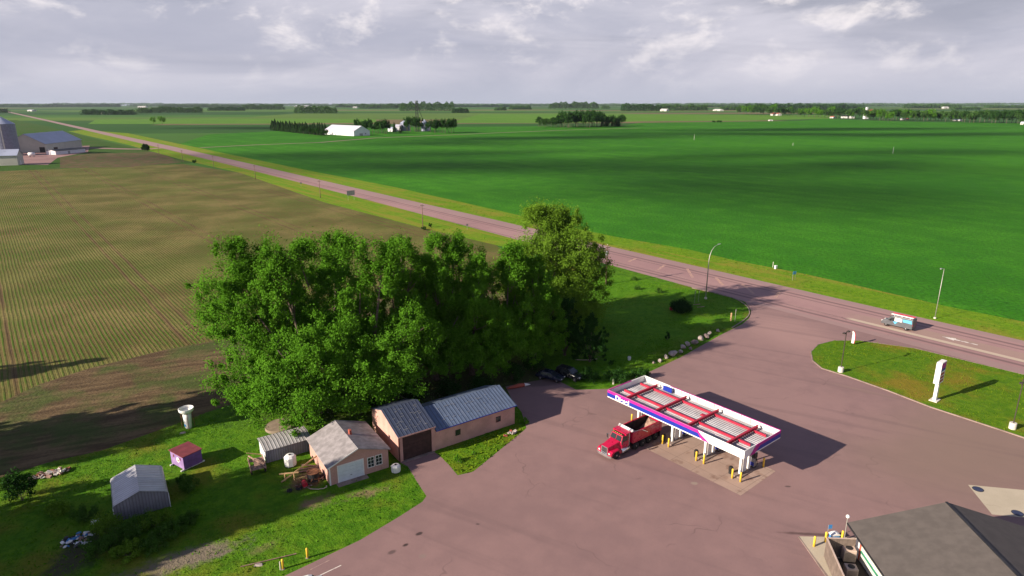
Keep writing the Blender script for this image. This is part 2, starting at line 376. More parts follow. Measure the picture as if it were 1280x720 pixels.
def yard_extra(nt, c, p, n1, n2, n3):
    dirt = (.27, .15, .115)
    w = val(nt, 'ADD', val(nt, 'MULTIPLY', n1, .5), val(nt, 'MULTIPLY', n2, .5))
    for (a, bb, rb, am) in (((352, 640), (425, 618), 1.5, .75), ((420, 625), (512, 604), 1.2, .6), ((250, 655), (318, 625), 1.1, .0), ((300, 700), (360, 668), .9, .35)):
        if am == 0: continue
        A, B = at(*a), at(*bb); cc = ((A[0]+B[0])/2, (A[1]+B[1])/2); d = math.hypot(B[0]-A[0], B[1]-A[1])
        c = patch(nt, c, p, w, cc, math.degrees(math.atan2(B[1]-A[1], B[0]-A[0])), d/2, rb, dirt, am, .9, 4.2)
    A = at(225, 700); c = patch(nt, c, p, w, A, 30, 7.5, 2.2, (.20, .155, .125), .9, .6, 2.6)
    c = patch(nt, c, p, w, at(100, 690), 80, 6, 3, (.05, .042, .04), .8, .6, 2.0)
    c = patch(nt, c, p, w, at(385, 598), 60, 3.6, 2.4, (.17, .09, .065), .8, .6, 1.6)
    c = patch(nt, c, p, w, at(735, 365), 20, 4, 2.6, (.20, .12, .09), .8, .5, 1.4)
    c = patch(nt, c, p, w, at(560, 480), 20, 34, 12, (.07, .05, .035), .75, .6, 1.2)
    return c
grassmat('yard_grass', (.050, .15, .005), (.105, .23, .010), (.20, .17, .022), .75, yard_extra)
plain('bed_edge', (.1, .08, .07), .9)
grassmat('lawn_grass', (.060, .18, .005), (.105, .25, .009), (.15, .19, .02), .5)
grassmat('island_grass', (.070, .17, .005), (.125, .225, .009), (.25, .17, .022), .85, sc1=.1)
grassmat('verge_grass', (.11, .23, .007), (.17, .30, .012), (.28, .235, .035), .7, streak=(.27, .24, .035), sc1=.06)
grassmat('farm_grass', (.035, .09, .012), (.06, .13, .02), (.10, .09, .04), .6, sc1=.02)

def asphalt(name, lo, hi, extra=None):
    m, nt, b = newmat(name); p = geo(nt)
    n1 = noise(nt, p, .035, 5, off=2); n2 = noise(nt, p, .45, 5, off=5); n3 = noise(nt, p, 14, 2, off=9); n4 = noise(nt, p, .16, 3, off=19)
    c = mix(nt, sstep(nt, val(nt, 'ADD', val(nt, 'MULTIPLY', n1, .65), val(nt, 'MULTIPLY', n2, .35)), .38, .62), lo, hi)
    c = mix(nt, val(nt, 'MULTIPLY', sstep(nt, n3, .4, .7), .22), c, tuple(v*.6 for v in lo))
    # hairline cracks, tarred
    vo = nt.nodes.new('ShaderNodeTexVoronoi'); vo.feature = 'DISTANCE_TO_EDGE'; vo.inputs['Scale'].default_value = .075
    dd = nt.nodes.new('ShaderNodeVectorMath'); L(nt, p, dd.inputs[0])
    sc_ = nt.nodes.new('ShaderNodeVectorMath'); sc_.operation = 'SCALE'; sc_.inputs[3].default_value = 5
    nn = nt.nodes.new('ShaderNodeTexNoise'); nn.inputs['Scale'].default_value = .25; L(nt, p, nn.inputs[0]); L(nt, nn.outputs[1], sc_.inputs[0]); L(nt, sc_.outputs[0], dd.inputs[1]); L(nt, dd.outputs[0], vo.inputs['Vector'])
    ck = val(nt, 'MULTIPLY', sstep(nt, vo.outputs[0], .006, .001), sstep(nt, n4, .5, .62))
    c = mix(nt, val(nt, 'MULTIPLY', ck, .30), c, (.06, .04, .04))
    if extra: c = extra(nt, c, p, n1, n2)
    L(nt, c, b.inputs['Base Color']); b.inputs['Specular IOR Level'].default_value = .25
    L(nt, val(nt, 'ADD', val(nt, 'MULTIPLY', n2, .2), .72), b.inputs['Roughness']); bump(nt, b, n3, .4, .01)
LOT = ((.24, .150, .147), (.29, .180, .173))
def lot_extra(nt, c, p, n1, n2):
    for (x, y, ra, rb, az, col, am) in ((507, 681, .45, .3, 35, (.03, .02, .02), .9), (524, 667, .5, .3, 35, (.03, .02, .02), .9), (490, 690, .6, .35, 35, (.05, .035, .035), .6), (597, 655, .3, .2, 0, (.04, .03, .03), .7), (868, 604, .5, .4, 0, (.3, .24, .2), .8), (529, 695, .5, .4, 0, (.24, .18, .16), .7), (985, 608, .5, .25, 0, (.05, .035, .035), .7),
                                        (1020, 668, 4.5, .35, -5, (.06, .035, .035), .7), (1085, 490, 6, .8, -38, (.26, .17, .15), .6), (680, 478, 5, 2, 20, (.10, .075, .07), .6)):
        c = patch(nt, c, p, n2, at(x, y), az, ra, rb, col, am, .6, 1.2)
    # pale, worn sweep of turning traffic from the highway to the pumps
    c = patch(nt, c, p, n1, at(985, 415), 100, 17, 12, (.345, .215, .20), .85, .8, 1.0)
    c = patch(nt, c, p, n1, at(1210, 560), 30, 30, 16, (.225, .158, .125), .75, .9, 1.0)
    q = rotv(nt, p, R(30)); st = noise(nt, vscale(nt, q, (.03, .5, 0)), 1.0, 5, off=41)
    c = mix(nt, val(nt, 'MULTIPLY', sstep(nt, st, .52, .68), .25), c, (.13, .085, .088))
    return c
asphalt('lot_asphalt', *LOT, lot_extra)
def road_extra(nt, c, p, n1, n2):
    nd = val(nt, 'SUBTRACT', dot(nt, p, (NX, NY, 0)), 137.6)
    sd = dot(nt, p, (-UX, -UY, 0))
    ax = val(nt, 'ABSOLUTE', nd)
    sh = sstep(nt, ax, 6.9, 7.25)
    c = mix(nt, val(nt, 'MULTIPLY', sh, .55), c, (.29, .205, .195))
    for o_, wd, am in ((-5.5, .75, .5), (-3.5, .55, .35), (5.6, .75, .5), (3.6, .55, .35)):
        tr = sstep(nt, val(nt, 'ABSOLUTE', val(nt, 'SUBTRACT', val(nt, 'ADD', nd, val(nt, 'MULTIPLY', n1, .6)), o_+.3)), wd, .1)
        c = mix(nt, val(nt, 'MULTIPLY', tr, min(1, am*1.5)), c, (.13, .085, .085))
    med = val(nt, 'MULTIPLY', sstep(nt, val(nt, 'ABSOLUTE', val(nt, 'ADD', nd, .2)), 2.0, 1.7), sstep(nt, sd, 60, 50))
    c = mix(nt, val(nt, 'MULTIPLY', med, .45), c, (.33, .25, .19))
    med2 = val(nt, 'MULTIPLY', sstep(nt, val(nt, 'ABSOLUTE', val(nt, 'ADD', nd, 2.9)), .75, .6), sstep(nt, sd, 56, 54))
    c = mix(nt, val(nt, 'MULTIPLY', med2, .85), c, (.52, .43, .33))
    return c
asphalt('road_asphalt', (.32, .19, .19), (.37, .225, .22), road_extra)
asphalt('gravel', (.26, .15, .145), (.33, .20, .19))
def conc_extra(nt, c, p, n1, n2):
    s = dot(nt, p, (-UX, -UY, 0)); n = dot(nt, p, (NX, NY, 0))
    js = val(nt, 'ABSOLUTE', val(nt, 'SUBTRACT', val(nt, 'FRACT', val(nt, 'DIVIDE', s, 3.1)), .5)); jn = val(nt, 'ABSOLUTE', val(nt, 'SUBTRACT', val(nt, 'FRACT', val(nt, 'DIVIDE', n, 3.1)), .5))
    j = sstep(nt, val(nt, 'MAXIMUM', js, jn), .487, .494); c = mix(nt, val(nt, 'MULTIPLY', j, .5), c, (.1, .075, .06))
    o = sstep(nt, noise(nt, p, .5, 5, off=31), .52, .66); return mix(nt, val(nt, 'MULTIPLY', o, .55), c, (.15, .075, .05))
asphalt('pump_concrete', (.33, .235, .195), (.42, .30, .25), conc_extra)
asphalt('pale_concrete', (.44, .38, .29), (.52, .45, .35))
plain('kerb_concrete', (.24, .18, .16), .9, var=.25, scale=.7)
def paint(name, col, wear, under):
    m, nt, b = newmat(name); p = geo(nt); n2 = noise(nt, p, 2.4, 5, off=5)
    L(nt, mix(nt, sstep(nt, n2, wear-.1, wear+.12), col, under), b.inputs['Base Color']); b.inputs['Roughness'].default_value = .7
paint('road_paint_white', (.72, .66, .6), .58, (.24, .17, .16)); paint('road_paint_yellow', (.50, .29, .21), .50, (.32, .20, .195)); paint('old_paint', (.44, .31, .26), .5, (.30, .19, .185))

# ------------------------------------------------------------------ the land
sheet('ground', [(-15000, -1500), (15000, -1500), (15000, 15000), (-15000, 15000)], -.06, 'farmland')
RN = [(-60, 125.6), (0, 126.9), (23, 127.6), (60, 128.4), (93, 129.3), (121, 130.6), (174, 133.0), (279, 136.5), (442, 139.8), (671, 142.5), (880, 143.5), (1335, 145), (1966, 147), (3727, 150), (9000, 156)]
RF = [(-60, 147), (0, 147), (43, 147), (95, 147.9), (137, 148.4), (198, 150.0), (252, 150.6), (366, 152.6), (489, 155), (740, 158), (940, 158.5), (1256, 159), (1966, 161), (3727, 166), (9000, 172)]
def ipl(tab, s):
    for (a, b_), (c_, d) in zip(tab, tab[1:]):
        if s <= c_: return b_+(d-b_)*(s-a)/(c_-a)
    return tab[-1][1]
road = [W(s, n) for s, n in RN]+[W(s, n) for s, n in reversed(RF)]
VF = [at(*p) for p in ((1280, 402), (1180, 382), (1085, 360), (1000, 341), (923, 326.5), (862, 312), (770, 296), (700, 281), (619, 262), (560, 248.6), (497, 234.7), (448.6, 225), (400, 216), (320, 199.5), (225, 180), (160, 166.5), (85, 152.5))]
VN = [at(*p) for p in ((85, 164), (160, 181), (225, 199), (300, 216), (406, 253), (528, 285), (619, 306), (700, 326))]
e1 = SN(*VF[0]); far1 = W(-60, e1[1]-1)
far_field_edge = [far1]+VF+[W(2600, 170)]
# green field east of the highway
F2 = [at(640, 158), at(780, 157), at(800, 153.5), at(1000, 151), at(1030, 148.3), at(1070, 150), at(1150, 152.5), at(1280, 154), at(1600, 156)]
sheet('green_field', far_field_edge[:-3]+[at(260, 168), at(420, 160), at(560, 158.5)]+F2+[(900, -300), (400, -300)], -.03, 'crop_green')
sheet('pale_or_sunlit_field', [at(560, 153.6), at(700, 154.0), at(800, 151.6), at(925, 151.0), at(1040, 148.2), at(1040, 144), at(800, 142.6), at(600, 142.8)], -.04, 'crop_light')
sheet('pale_or_sunlit_field', [at(110, 155), at(330, 154.5), at(470, 153.2), at(470, 149), at(250, 148), at(120, 149.5)], -.04, 'crop_light')  # sunlit band of the green field, its sunlight put into a paler crop colour
sheet('brown_field', [at(800, 153.4), at(925, 152.6), at(960, 151.2), at(800, 151.7)], -.035, 'crop_brown')
sheet('verge', far_field_edge[:-2]+[W(s, n) for s, n in reversed([q for q in RF if q[0] <= 1256])], -.02, 'verge_grass')
# field of young rows west of the highway
ROWEND = [at(-420, 610), at(-150, 545), at(0, 503), at(50, 480), at(112, 460), at(207, 437), at(287, 422), at(400, 392), at(500, 366), at(600, 345), at(660, 332)]
sheet('ploughed_field', ROWEND+[at(619, 306), at(528, 285), at(406, 253), at(300, 216), at(230, 205), at(125, 209), at(0, 214), at(-200, 224), at(-600, 250)], -.03, 'young_crop_soil')
YE = [at(-420, 790), at(-150, 660), at(0, 597), at(60, 578), at(127, 563), at(200, 537), at(260, 515), at(330, 492), at(430, 460), at(540, 420), at(640, 375), at(700, 345)]
sheet('headland', ROWEND+list(reversed(YE)), -.025, 'headland')
sheet('farm_grass', [at(-200, 224), at(0, 214), at(125, 209), at(230, 205), at(245, 203), at(200, 192), at(130, 176), at(60, 158), at(20, 150), at(-300, 158)], -.035, 'farm_grass')
sheet('verge', [W(s, n) for s, n in RN if 100 < s < 1400]+VN[:1]+VN[1:]+[at(700, 345)], -.02, 'verge_grass')
sheet('yard', YE+[W(118, 131)]+[W(s, n) for s, n in reversed(RN) if s < 118]+[(120, -60), (-150, -60)], -.015, 'yard_grass')
sheet('highway', road, 0.0, 'road_asphalt')
# forecourt
LOTP = [at(355, 720), at(450, 675), at(500, 645), at(528, 627), at(533, 620), at(520, 600), at(510, 583), at(500, 578), at(543, 565), at(556, 575), at(572, 594), at(590, 590), at(658, 535), at(652, 515), at(640, 500), at(632, 483), at(690, 472), at(720, 487), at(760, 486), at(800, 470), at(850, 447), at(900, 419), at(928, 405), at(937, 397), at(939, 388), at(932, 378), at(915, 368), at(890, 358)]
rd0 = SN(*LOTP[-1])
lot = LOTP+[W(80, ipl(RN, 80)+1.5)]+[W(s, ipl(RN, s)+1.5) for s in (60, 40, 20, 0, -40)]+[(140, -40), (-20, -40), at(200, 800)]
sheet('forecourt', lot, -.008, 'lot_asphalt')
g = at(1000, 400)
tri = [at(547, 566), at(556, 576), at(573, 593), at(592, 589), at(656, 537), at(645, 531)]
sheet('grass_bed', tri, -.002, 'island_grass')
lawnp = [at(*q) for q in ((700, 345), (760, 342), (851, 357), (905, 371), (925, 381), (930, 389), (927, 397), (905, 410), (850, 441), (800, 464), (762, 481), (722, 482), (690, 466), (660, 440), (640, 400))]
sheet('lawn', lawnp, -.004, 'lawn_grass')
kb = smooth_poly([at(*q) for q in ((865, 360), (915, 371), (933, 381), (938, 390), (934, 398), (915, 410))], 2, False)
mb = MB().mat('kerb_concrete')
for a, b_ in zip(kb, kb[1:]):
    d = Vector((b_[0]-a[0], b_[1]-a[1])).normalized(); nn = Vector((-d.y, d.x))*.1
    mb.add([(a[0]-nn.x, a[1]-nn.y, -.02), (b_[0]-nn.x, b_[1]-nn.y, -.02), (b_[0]+nn.x, b_[1]+nn.y, -.02), (a[0]+nn.x, a[1]+nn.y, -.02), (a[0]-nn.x, a[1]-nn.y, .12), (b_[0]-nn.x, b_[1]-nn.y, .12), (b_[0]+nn.x, b_[1]+nn.y, .12), (a[0]+nn.x, a[1]+nn.y, .12)], [(4, 5, 6, 7), (0, 1, 5, 4), (1, 2, 6, 5), (2, 3, 7, 6), (3, 0, 4, 7)])
mb.build('lawn_kerb')['kind'] = 'structure'
isl = [at(*q) for q in ((1280, 468.7), (1143, 435.6), (1073, 426), (1042, 426), (1022, 431), (1013, 440), (1015, 451), (1027, 461), (1058, 470.6), (1110, 489), (1163, 509.5), (1252, 538.6), (1280, 548), (1380, 586), (1420, 505))]
kerbed('grass_island', isl, -.008, .13, 'island_grass', 'kerb_concrete', .16)
sheet('pump_slab', [at(806, 560), at(926, 619.5), at(969.5, 589), W(SN(*at(969.5, 589))[0]+6.1, SN(*at(969.5, 589))[1]+.9) if 0 else at(903, 556), at(849, 531)], .004, 'pump_concrete')
sheet('tank_slab', [at(1210, 606), at(1240, 643), at(1290, 648), at(1420, 650), at(1420, 628), at(1280, 612.5)], .004, 'pale_concrete')
def strip(name, pts, wd, z, mat):
    l, r = [], []
    for i, p_ in enumerate(pts):
        a, b_ = Vector(pts[max(0, i-1)]), Vector(pts[min(len(pts)-1, i+1)]); d = (b_-a).normalized(); nn = Vector((-d.y, d.x))*wd/2
        l.append((p_[0]+nn.x, p_[1]+nn.y)); r.append((p_[0]-nn.x, p_[1]-nn.y))
    return sheet(name, l+r[::-1], z, mat)
strip('farm_track', [at(*q) for q in ((250, 184.5), (320, 181), (400, 178), (470, 172.3), (560, 168.7), (640, 165.2), (720, 162.2), (800, 160))], 6, -.015, 'gravel')
strip('farm_drive', [at(*q) for q in ((40, 193), (75, 187), (112, 184.8), (150, 186), (182, 186.5), (200, 185))], 12, -.018, 'gravel')
sheet('farm_yard', [at(*q) for q in ((-60, 205), (60, 206), (72, 197), (110, 190), (112, 182), (60, 184), (30, 190), (-60, 196))], -.028, 'gravel')
sheet('bare_soil', [at(*q) for q in ((75, 197), (110, 192), (200, 190), (226, 203), (160, 209), (75, 210))], -.022, 'headland')
# paint on the highway and the forecourt
def line(name, s0, s1, n0, n1, wd, mat, z=.004):
    a, b_ = Vector(W(s0, n0)), Vector(W(s1, n1)); d = (b_-a).normalized(); q = Vector((-d.y, d.x))*wd/2
    return sheet(name, [tuple(a+q), tuple(b_+q), tuple(b_-q), tuple(a-q)], z, mat)
for q0, q1 in (((823, 337), (831, 331)), ((859, 336), (866, 347)), ((895, 347), (904, 357)), ((928, 355), (942, 367)), ((969, 372), (975, 364)), ((786, 327), (795, 323))):
    a, b_ = SN(*at(*q0)), SN(*at(*q1)); line('median_hatching', a[0], b_[0], a[1], b_[1], .75, 'road_paint_yellow')
for nn_ in (134.6, 140.9):
    for s0 in range(56, 560, 40): line('centre_line', s0+(20 if nn_ > 136 else 0), s0+12, ipl(RN, s0)+ (nn_-129), ipl(RN, s0+12)+(nn_-129), .12, 'old_paint')

# turn arrow
A = SN(*at(1199, 425.5))
pts = [(-3.0, .1), (.6, .18), (.8, .75), (2.9, -.1), (.6, -.95), (.7, -.35), (-3.0, -.25)]
sheet('turn_arrow', [W(A[0]+x, A[1]+y) for x, y in pts], .004, 'road_paint_white')
a, b_ = SN(*at(400, 719)), SN(*at(426.5, 706.5)); line('parking_line', a[0], b_[0], a[1], b_[1], .11, 'road_paint_white', -.003)
a, b_ = SN(*at(388, 712)), SN(*at(412, 700)); line('parking_line', a[0], b_[0], a[1], b_[1], .09, 'old_paint', -.003)

# tufts of grass standing on the mown and unmown ground near the camera
def inside(poly, X, Y):
    r = np.zeros(len(X), bool); n = len(poly); j = n-1
    for i in range(n):
        xi, yi = poly[i]; xj, yj = poly[j]; c_ = ((yi > Y) != (yj > Y)) & (X < (xj-xi)*(Y-yi)/(yj-yi+1e-12)+xi); r ^= c_; j = i
    return r
def tufts(name, polys, holes, box, n, size, mat, seed, z=0.0):
    g = np.random.default_rng(seed); X = g.uniform(box[0], box[1], n); Y = g.uniform(box[2], box[3], n)
    k = np.zeros(n, bool)
    for p_ in polys: k |= inside(p_, X, Y)
    for p_ in holes: k &= ~inside(p_, X, Y)
    # gather in patches
    w_ = np.sin(X*.35+np.sin(Y*.21)*2)+np.sin(Y*.43+np.sin(X*.17)*2)+np.sin((X+Y)*.11)
    k &= g.random(n) < np.clip(.45+.3*w_, .08, 1); X, Y = X[k], Y[k]; m = len(X); s_ = size*(.5+g.random(m)*1.1)
    a = g.random(m)*6.283; cen = np.column_stack([X, Y, z+s_*.25]); nr = np.column_stack([np.cos(a), np.sin(a), .35+.5*g.random(m)])
    o = leaf_obj(name, cen, nr, s_, mat, None, .8, seed=seed); o['kind'] = 'stuff'
# ------------------------------------------------------------------ vegetation
def leafmat(name, lo, hi, trans=.22, sc_=.35):
    m = bpy.data.materials.new(name); m.use_nodes = True; nt = m.node_tree; nt.nodes.remove(nt.nodes['Principled BSDF']); MATS[name] = m
    tc = nt.nodes.new('ShaderNodeTexCoord').outputs['Object']
    n1 = noise(nt, tc, sc_, 3, off=2); n2 = noise(nt, tc, 3.1, 2, off=5)
    c = mix(nt, sstep(nt, n1, .3, .7), lo, hi); c = mix(nt, sstep(nt, n2, .35, .75), c, tuple(v*1.35 for v in hi))
    d = nt.nodes.new('ShaderNodeBsdfDiffuse'); t = nt.nodes.new('ShaderNodeBsdfTranslucent'); L(nt, c, d.inputs[0]); L(nt, mix(nt, .5, c, (hi[0]*1.5, hi[1]*1.3, hi[2]*.8)), t.inputs[0])
    s = nt.nodes.new('ShaderNodeMixShader'); s.inputs[0].default_value = trans; L(nt, d.outputs[0], s.inputs[1]); L(nt, t.outputs[0], s.inputs[2]); L(nt, s.outputs[0], nt.nodes['Material Output'].inputs[0])
leafmat('leaves', (.038, .118, .007), (.090, .225, .018), .3)
leafmat('leaves_olive', (.058, .13, .010), (.13, .235, .024), .3)
leafmat('leaves_dark', (.012, .042, .009), (.024, .066, .013), .1)
leafmat('needles', (.010, .028, .010), (.02, .045, .014), .05)
leafmat('leaves_far', (.022, .062, .014), (.045, .10, .022), .1, .05)
leafmat('weeds', (.028, .085, .012), (.06, .13, .02))
plain('bark', (.12, .09, .07), .95, var=.35, scale=2.5, bmp=.6)

def leaf_obj(name, cen, nrm, size, mat, parent=None, asp=.62, origin=None, seed=0):
    """one mesh of leaf-sized quads: centres, rough normals, sizes"""
    g = np.random.default_rng(seed); n = len(cen)
    nrm = nrm/np.maximum(1e-6, np.linalg.norm(nrm, axis=1))[:, None]
    a = g.normal(size=(n, 3)); a -= (a*nrm).sum(1)[:, None]*nrm; a /= np.maximum(1e-6, np.linalg.norm(a, axis=1))[:, None]; b = np.cross(nrm, a)
    s = size[:, None] if isinstance(size, np.ndarray) else size
    a = a*s*.5; b = b*s*.5*asp
    v = np.stack([cen-a, cen-b*.9+a*.1, cen+a, cen+b*.9-a*.1], 1).reshape(-1, 3)
    me = bpy.data.meshes.new(name); me.vertices.add(4*n); me.vertices.foreach_set('co', v.ravel().astype(np.float32))
    me.loops.add(4*n); me.loops.foreach_set('vertex_index', np.arange(4*n, dtype=np.int32))
    me.polygons.add(n); me.polygons.foreach_set('loop_start', np.arange(0, 4*n, 4, dtype=np.int32)); me.polygons.foreach_set('loop_total', np.full(n, 4, dtype=np.int32))
    me.update(); me.validate(); me.materials.append(MATS[mat])
    o = bpy.data.objects.new(name, me); C.objects.link(o)
    if parent: o.parent = parent
    return o
def clumps(g, ctr, rad, axis, per, spread=1.0, fuzzy=False):
    """leaves in elongated sprays: ctr Nx3, rad N, axis Nx3 (the way each spray points)"""
    n = len(ctr); k = per; d = g.normal(size=(n, k, 3)); d /= np.linalg.norm(d, axis=2)[:, :, None]
    r = g.random((n, k, 1))**.45
    p = (g.normal(size=(n, k, 3))*.50 if fuzzy else d*r)*rad[:, None, None]
    al = (p*axis[:, None, :]).sum(2, keepdims=True)*axis[:, None, :]
    p = (p-al)*.80+al*1.18
    cen = ctr[:, None, :]+p*spread
    nr = d+g.normal(size=d.shape)*.55+np.array([-.15, -.1, .35])
    return cen.reshape(-1, 3), nr.reshape(-1, 3)
def big_tree(x, y, h, rx, ry, label, seed, group='old trees of the farmyard grove', base=.12, skirt=0, nc=230, per=215, leaf=.31, mat='leaves', lean=(0, 0), top=.5):
    g = np.random.default_rng(seed); t = empty('broadleaf_tree', (x, y, 0), 0, label, 'tree', group)
    # lobes: a handful of big sub-crowns that clumps gather on
    nl = 13; lob = []
    for i in range(nl):
        a = 2*math.pi*(i+g.random()*.6)/nl; zz = h*(base+.12+.50*g.random()); rr = .50+.30*g.random()
        lob.append((rx*rr*math.cos(a), ry*rr*math.sin(a), zz, .42*min(rx, ry)*(.8+.5*g.random())))
    for i in range(4):
        a = g.random()*6.28; lob.append((rx*.25*math.cos(a), ry*.25*math.sin(a), h*(.70+.08*i), .36*min(rx, ry)*(1-.1*i)))
    for i in range(skirt):
        a = -2.6+2.1*(i+.5)/skirt+g.uniform(-.15, .15); lob.append((rx*.78*math.cos(a), ry*.85*math.sin(a), h*(.19+.12*g.random()), .38*min(rx, ry)))
    lob = np.array(lob); cl = []
    while len(cl) < nc:
        L_ = lob[g.integers(len(lob))]; d = g.normal(size=3); d /= np.linalg.norm(d)
        if d[2] < -.55: continue
        p = L_[:3]+d*np.array([1, 1, 1.35])*L_[3]*(.45+.75*g.random())
        p[2] = min(p[2], h*.97)
        if p[2] < h*base: continue
        cl.append(p)
    cl = np.array(cl); cl[:, 0] += lean[0]*cl[:, 2]/h; cl[:, 1] += lean[1]*cl[:, 2]/h
    out = cl-np.array([lean[0]*.5, lean[1]*.5, h*.35]); out /= np.linalg.norm(out, axis=1)[:, None]
    ax = out*.8+np.array([0, 0, .7])+g.normal(size=out.shape)*.35; ax /= np.linalg.norm(ax, axis=1)[:, None]
    rad = (.45+1.15*g.random(nc)**1.6)*min(rx, ry)/8.5
    cen, nr = clumps(g, cl, rad, ax, per, 1.0, True)
    nr += np.repeat(out, per, 0)*.8+np.array([-.35, -.2, .1])
    keep = cen[:, 2] > h*base*.6; cen, nr = cen[keep], nr[keep]
    leaf_obj('crown', cen, nr, leaf*(.6+.7*g.random(len(cen))), mat, t, seed=seed)
    # trunk and limbs
    tb = MB().mat('bark'); tb.smooth = True; r0 = h*.022
    fork = h*(base+.02); lx, ly = lean
    tb.tube([(0, 0, -.2), (0, 0, .25), (lx*.05, ly*.05, fork*.6), (lx*.12, ly*.12, fork)], [r0*1.5, r0*1.1, r0*.9, r0*.85], 9)
    for i in range(6):
        L_ = lob[(i*3) % len(lob)]; tgt = np.array([L_[0]+lx*L_[2]/h, L_[1]+ly*L_[2]/h, L_[2]+L_[3]*.4])
        m1 = tgt*np.array([.35, .35, 0])+np.array([0, 0, fork+(tgt[2]-fork)*.45])
        tb.tube([(lx*.12, ly*.12, fork*.9), tuple(m1), tuple(tgt)], [r0*.62, r0*.38, r0*.12], 6)
    for i in range(0, nc, 9):
        c_ = cl[i]; j = np.argmin(((lob[:, :3]-c_)**2).sum(1)); a_ = lob[j, :3]*np.array([.6, .6, .8])+np.array([lx*.4, ly*.4, 0])
        tb.tube([tuple(a_), tuple((a_+c_)/2+np.array([0, 0, -.2])), tuple(c_)], [r0*.2, r0*.12, r0*.05], 4, False)
    tb.build('trunk', t); return t
def px(x, y, z=0): return at(x, y, z)
# the grove behind the garages (base pixel, height, crown half widths)
GROVE = [
 ((397, 517), 25.0, 9.2, 8.5, (-1.5, 0), 'tallest tree of the grove, its trunk behind the grey roofed garage', 105),
 ((350, 492), 24.5, 9.0, 9, (-2.4, 0), 'leftmost tree of the grove, its low boughs over the brown field edge', 105),
 ((466, 506), 25.5, 8.6, 8.2, (1, -1.5), 'full green tree reaching over the bare yard gap between the two pink garages', 95),
 ((420, 455), 23.0, 7.5, 7.5, (0, 0), 'tree at the back of the grove against the ploughed field, left of its middle', 75),
 ((505, 480), 24.0, 7.0, 6.5, (0, 1), 'tree standing directly behind the dark roofed garage bay', 80),
 ((545, 474), 20.5, 6.2, 6.2, (0, 0), 'tree behind the left end of the long blue roof', 75),
 ((590, 468), 20.0, 6.2, 6.0, (0, 0), 'tree behind the middle of the long blue roof', 75),
 ((632, 458), 21.5, 7.2, 6.8, (0, 0), 'tree behind the right end of the long blue roof', 80),
 ((668, 452), 18.5, 5.2, 5.2, (0, 0), 'rightmost low tree of the grove, overhanging the parked dark cars', 70),
 ((560, 436), 21.5, 7.8, 7.2, (0, 0), 'tree in the back row of the grove, right of its middle', 95),
]
for i, (b_, h_, rx, ry, ln, lab, nc) in enumerate(GROVE):
    x, y = px(*b_); big_tree(x, y, h_, rx, ry, lab, 100+i, nc=int(nc*4.6), lean=ln, base=.04 if i in (0, 1, 2) else .08, skirt=(6, 4, 5)[i] if i < 3 else 3)
x, y = px(687, 408); big_tree(x, y, 24, 10.6, 9.6, 'rounded olive green tree standing apart by the highway, right of the grove', 140, None, nc=980, per=205, base=.07, skirt=4, mat='leaves_olive')
# trees beyond the left edge whose shade falls over the yard
def shade_tree(sx, sy, h_, r_, seed, lab):
    gx, gy = at(sx, sy); d = h_*.68/math.tan(R(SUN_EL)); x = gx-d*math.cos(R(SUN_AZ)); y = gy-d*math.sin(R(SUN_AZ))
    big_tree(x, y, h_, r_, r_, lab, seed, 'trees left of the yard, outside the picture', nc=150, per=110, leaf=.7)
SHADE = [(20, 568, 22, 9), (110, 545, 24, 7.5), (200, 520, 26, 5.8), (262, 500, 30, 4), (50, 668, 18, 8), (160, 664, 20, 7.5), (245, 655, 24, 5.5), (110, 700, 16, 6), (5, 466, 20, 3.2), (185, 638, 20, 6), (290, 645, 25, 4), (40, 712, 16, 7)]
for i, (sx, sy, h_, r_) in enumerate(SHADE): shade_tree(sx, sy, h_, r_, 200+i, 'broad tree beyond the left border of the yard whose shade falls over it')

def shrub(name, x, y, r_, h_, label, mat='weeds', seed=1, n=14, per=60, leaf=.2, cat='shrub', group=None, stem=True, z=0):
    g = np.random.default_rng(seed); t = empty(name, (x, y, z), 0, label, cat, group)
    a = g.random(n)*6.28; q = g.random(n)**.5; zz = h_*(.25+.65*g.random(n))*(1-.45*q*q)
    cl = np.stack([r_*q*np.cos(a)*.8, r_*q*np.sin(a)*.8, zz], 1); ax = cl*np.array([.5, .5, 1])+np.array([0, 0, .3]); ax /= np.linalg.norm(ax, axis=1)[:, None]
    cen, nr = clumps(g, cl, np.full(n, max(.25, min(r_, h_)*.38)), ax, per); k = cen[:, 2] > .02
    leaf_obj('foliage', cen[k], nr[k], leaf*(.6+.7*g.random(k.sum())), mat, t, seed=seed)
    if stem:
        s = MB().mat('bark')
        for i in range(min(n, 7)): s.tube([(0, 0, -.05), tuple(cl[i]*.5), tuple(cl[i])], [.035, .02, .008], 4, False)
        s.build('stem', t)
    return t

